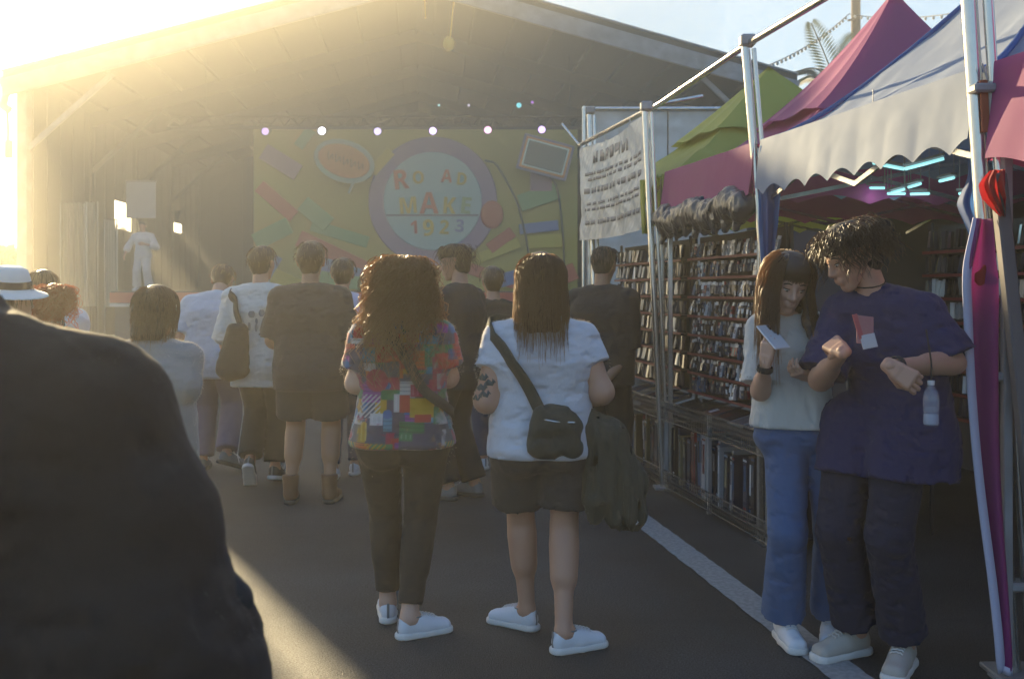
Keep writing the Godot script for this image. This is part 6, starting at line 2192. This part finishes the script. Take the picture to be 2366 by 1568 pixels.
	# by the stall
	P = person("person all in black with bare forearms browsing beside the far rack", {
		"pos": ground_of(1392, 1132), "h": 1.79, "yaw": -28.0, "cell": 0.015, "sh": 0.2, "bulk": 1.14, "waistw": 0.09, "skin": mats.skin_tan, "nod": -14.0,
		"w": {"elbow_r": spot(1450, 822, 7.3), "wrist_r": spot(1398, 880, 7.1), "elbow_l": spot(1338, 810, 7.5), "wrist_l": spot(1380, 850, 7.75)},
		"hand_r": [Vector3(-0.8, -0.6, 0.0), Vector3(0, -0.3, -1), "loose"],
		"shirt": {"mat": mats.tee_black, "sleeve": 0.85, "cuff": 0.026, "hem": -0.17, "g": 0.026, "name": "black_tee"}, "pants": {"mat": mats.black_cloth, "hem": 0.04, "g": 0.022}, "shoes": {"mat": mats.shoe_dark, "sole": mats.sole_dark},
	})
	hair(P, "short", mats.hair_black, {"n": 160, "len": 0.05})
	# left edge: the hat, the redhead, the dark head behind, the child in white
	P = person("person in a white brimmed hat with a dark band at the left edge", {
		"pos": at(-2.52, 4.95, 0), "h": 1.53, "yaw": -35.0, "cell": 0.014, "skin": mats.skin_light, "sh": 0.16,
		"shirt": {"mat": mats.black_cloth, "sleeve": 0.9, "hem": -0.16, "g": 0.02}, "pants": {"mat": mats.black_cloth}, "shoes": {"mat": mats.shoe_dark},
	})
	hair(P, "short", mats.hair_dark, {"n": 120, "len": 0.07})
	var hp: Vector3 = P.root.transform * P.head.origin
	var hat := thing("hat", "white brimmed hat with a dark band worn at the left edge", "hat", hp + Vector3(0, 0.07, 0.01))
	s = shape()
	s.lathe([Vector2(0.0, 0.1), Vector2(0.05, 0.105), Vector2(0.078, 0.09), Vector2(0.092, 0.05), Vector2(0.1, 0.0), Vector2(0.13, -0.016), Vector2(0.175, -0.03), Vector2(0.178, -0.036), Vector2(0.13, -0.024), Vector2(0.095, -0.012)], Vector3.ZERO, 28, Basis.from_euler(Vector3(0.12, 0, -0.1)))
	obj("crown_and_brim", s.mesh(), mats.hat_white, hat)
	s = shape()
	s.lathe([Vector2(0.1015, 0.0), Vector2(0.099, 0.035), Vector2(0.095, 0.036)], Vector3.ZERO, 28, Basis.from_euler(Vector3(0.12, 0, -0.1)))
	obj("hat_band", s.mesh(), mats.bag_black, hat)
	P = person("red-haired person at the left edge, hair glowing in the sun", {
		"pos": at(-2.66, 5.75, 0), "h": 1.5, "cell": 0.015, "skin": mats.skin_light, "sh": 0.155, "turn": 15.0,
		"shirt": {"mat": mats.shirt_dark, "sleeve": 0.9, "hem": -0.16, "g": 0.02}, "pants": {"mat": mats.jeans_dark}, "shoes": {"mat": mats.shoe_dark},
	})
	hair(P, "curly", mats.hair_red, {"len": 0.17, "n": 300, "spread": 1.1})
	P = person("person with dark tied-back hair standing behind the red-haired one", {
		"pos": at(-3.28, 6.9, 0), "h": 1.6, "cell": far, "skin": mats.skin, "yaw": -30.0,
		"shirt": {"mat": mats.shirt_dark, "sleeve": 0.9, "hem": -0.16, "g": 0.02}, "pants": {"mat": mats.black_cloth}, "shoes": {"mat": mats.shoe_dark},
	})
	hair(P, "long", mats.hair_dark, {"len": 0.16, "n": 220})
	P = person("child in a white hooded top seen over the shoulder of the coat wearer", {
		"pos": at(-3.5, 8.0, 0), "h": 1.28, "cell": far, "skin": mats.skin, "sh": 0.15, "head_size": 1.12,
		"shirt": {"mat": mats.tee_pale, "sleeve": 1.8, "hem": -0.16, "g": 0.03, "name": "hooded_top"}, "pants": {"mat": mats.jeans_dark}, "shoes": {"mat": mats.shoe_white},
	})
	var hd: Array = head_bones(P.head, [bone(Vector3(0, 0.04, 0.03), Vector3(0, 0.07, 0.01), 0.1, 0.08), bone(Vector3(0, -0.05, 0.03), Vector3(0, 0.02, 0.03), 0.1)])
	obj("hood", net_mesh(net(hd, 0.012, 0.04, 0.006, 12.0)), mats.tee_pale, P.root)
	# on the stage
	var pos := spot(330, 662, 25.6)
	P = person("performer in white shirt and white trousers standing on the stage", {
		"pos": Vector3(pos.x, 1.46, pos.z), "h": 1.78, "yaw": 180.0, "cell": 0.03, "skin": mats.skin, "sh": 0.2, "j": {"elbow_r": Vector3(0.36, 1.14, -0.05), "wrist_r": Vector3(0.4, 0.92, -0.2), "elbow_l": Vector3(-0.36, 1.12, -0.05), "wrist_l": Vector3(-0.12, 1.2, -0.25), "foot_l": Vector3(-0.16, 0, 0), "foot_r": Vector3(0.16, 0, 0)},
		"shirt": {"mat": mats.tee_white, "sleeve": 1.5, "cuff": 0.03, "hem": -0.1, "g": 0.03, "name": "white_shirt"}, "pants": {"mat": mats.tee_white, "hem": 0.05, "g": 0.02, "name": "white_trousers"}, "shoes": {"mat": mats.shoe_white},
	})
	hair(P, "short", mats.hair_dark, {"n": 60})


# ---------------------------------------------------------------- light, lens and order
func _ready() -> void:
	noise.noise_type = FastNoiseLite.TYPE_SIMPLEX
	noise.fractal_octaves = 3
	noise.seed = 3
	rng.seed = 1
	var cam := Camera3D.new()
	cam.name = "camera"
	cam.position = Vector3(0, EYE, 0)
	cam.projection = Camera3D.PROJECTION_FRUSTUM
	cam.near = 0.05
	cam.far = 900.0
	cam.size = 0.05 * 1568.0 / LENS
	cam.frustum_offset = Vector2(0.0, -0.05 * 114.0 / LENS)
	add_child(cam)
	cam.current = true
	var ca := CameraAttributesPhysical.new()
	ca.frustum_focal_length = 35.0
	ca.frustum_focus_distance = 4.4
	ca.frustum_near = 0.05
	ca.frustum_far = 900.0
	ca.exposure_aperture = 5.6
	cam.attributes = ca
	var sun := DirectionalLight3D.new()
	sun.name = "sun"
	sun.light_energy = 1.6
	sun.light_color = Color(1.0, 0.9, 0.7)
	sun.light_angular_distance = 0.5
	sun.shadow_enabled = true
	add_child(sun)
	var to_sun := Vector3(-0.555, 0.292, -1.0).normalized()
	sun.look_at_from_position(to_sun * 10.0, Vector3.ZERO)
	var we := WorldEnvironment.new()
	we.name = "environment"
	var e := Environment.new()
	e.background_mode = Environment.BG_SKY
	var sky := ProceduralSkyMaterial.new()
	sky.sky_top_color = Color(0.34, 0.54, 0.78)
	sky.sky_horizon_color = Color(0.74, 0.9, 0.97)
	sky.sky_curve = 0.26
	sky.ground_bottom_color = Color(0.3, 0.3, 0.31)
	sky.ground_horizon_color = Color(0.6, 0.62, 0.63)
	sky.sky_energy_multiplier = 0.57
	sky.ground_energy_multiplier = 0.3
	sky.sun_angle_max = 48.0
	sky.sun_curve = 0.12
	e.sky = Sky.new()
	e.sky.sky_material = sky
	e.tonemap_mode = Environment.TONE_MAPPER_LINEAR
	e.tonemap_exposure = 4.6
	e.sdfgi_enabled = true
	e.ssao_enabled = true
	e.ssil_enabled = true
	e.volumetric_fog_enabled = true   # the dusty air over the yard, lit by the low sun
	e.volumetric_fog_density = 0.0046
	e.volumetric_fog_albedo = Color(1.0, 0.99, 0.96)
	e.volumetric_fog_anisotropy = 0.6
	we.environment = e
	add_child(we)
	var hz := FogVolume.new()   # the thicker haze that hangs before the barn mouth and over the stage
	hz.name = "stage_haze"
	hz.shape = RenderingServer.FOG_VOLUME_SHAPE_ELLIPSOID
	hz.size = Vector3(30.0, 14.0, 18.0)
	hz.position = at(-3.5, 19.0, 4.5)
	var fm := FogMaterial.new()
	fm.density = 0.006
	fm.albedo = Color(1.0, 0.97, 0.88)
	hz.material = fm
	hz.set_meta("kind", "stuff")
	tag(hz, "thin golden haze hanging in the air before the stage", "haze")
	add_child(hz)
	var dz := FogVolume.new()   # dust raised at the sunny side of the yard
	dz.name = "sunlit_dust"
	dz.shape = RenderingServer.FOG_VOLUME_SHAPE_ELLIPSOID
	dz.size = Vector3(18.0, 12.0, 19.0)
	dz.position = at(-5.6, 16.0, 6.4)
	var dm := FogMaterial.new()
	dm.density = 0.015
	dm.albedo = Color(1.0, 0.97, 0.88)
	dz.material = dm
	dz.set_meta("kind", "stuff")
	tag(dz, "bright sunlit dust in the air at the upper left before the barn", "dust")
	add_child(dz)
	build_hands_heads()
	make_materials()
	build_ground()
	build_barn()
	build_stage()
	build_stalls()
	build_near_people()
	build_silhouette()
	build_crowd()
	build_far()
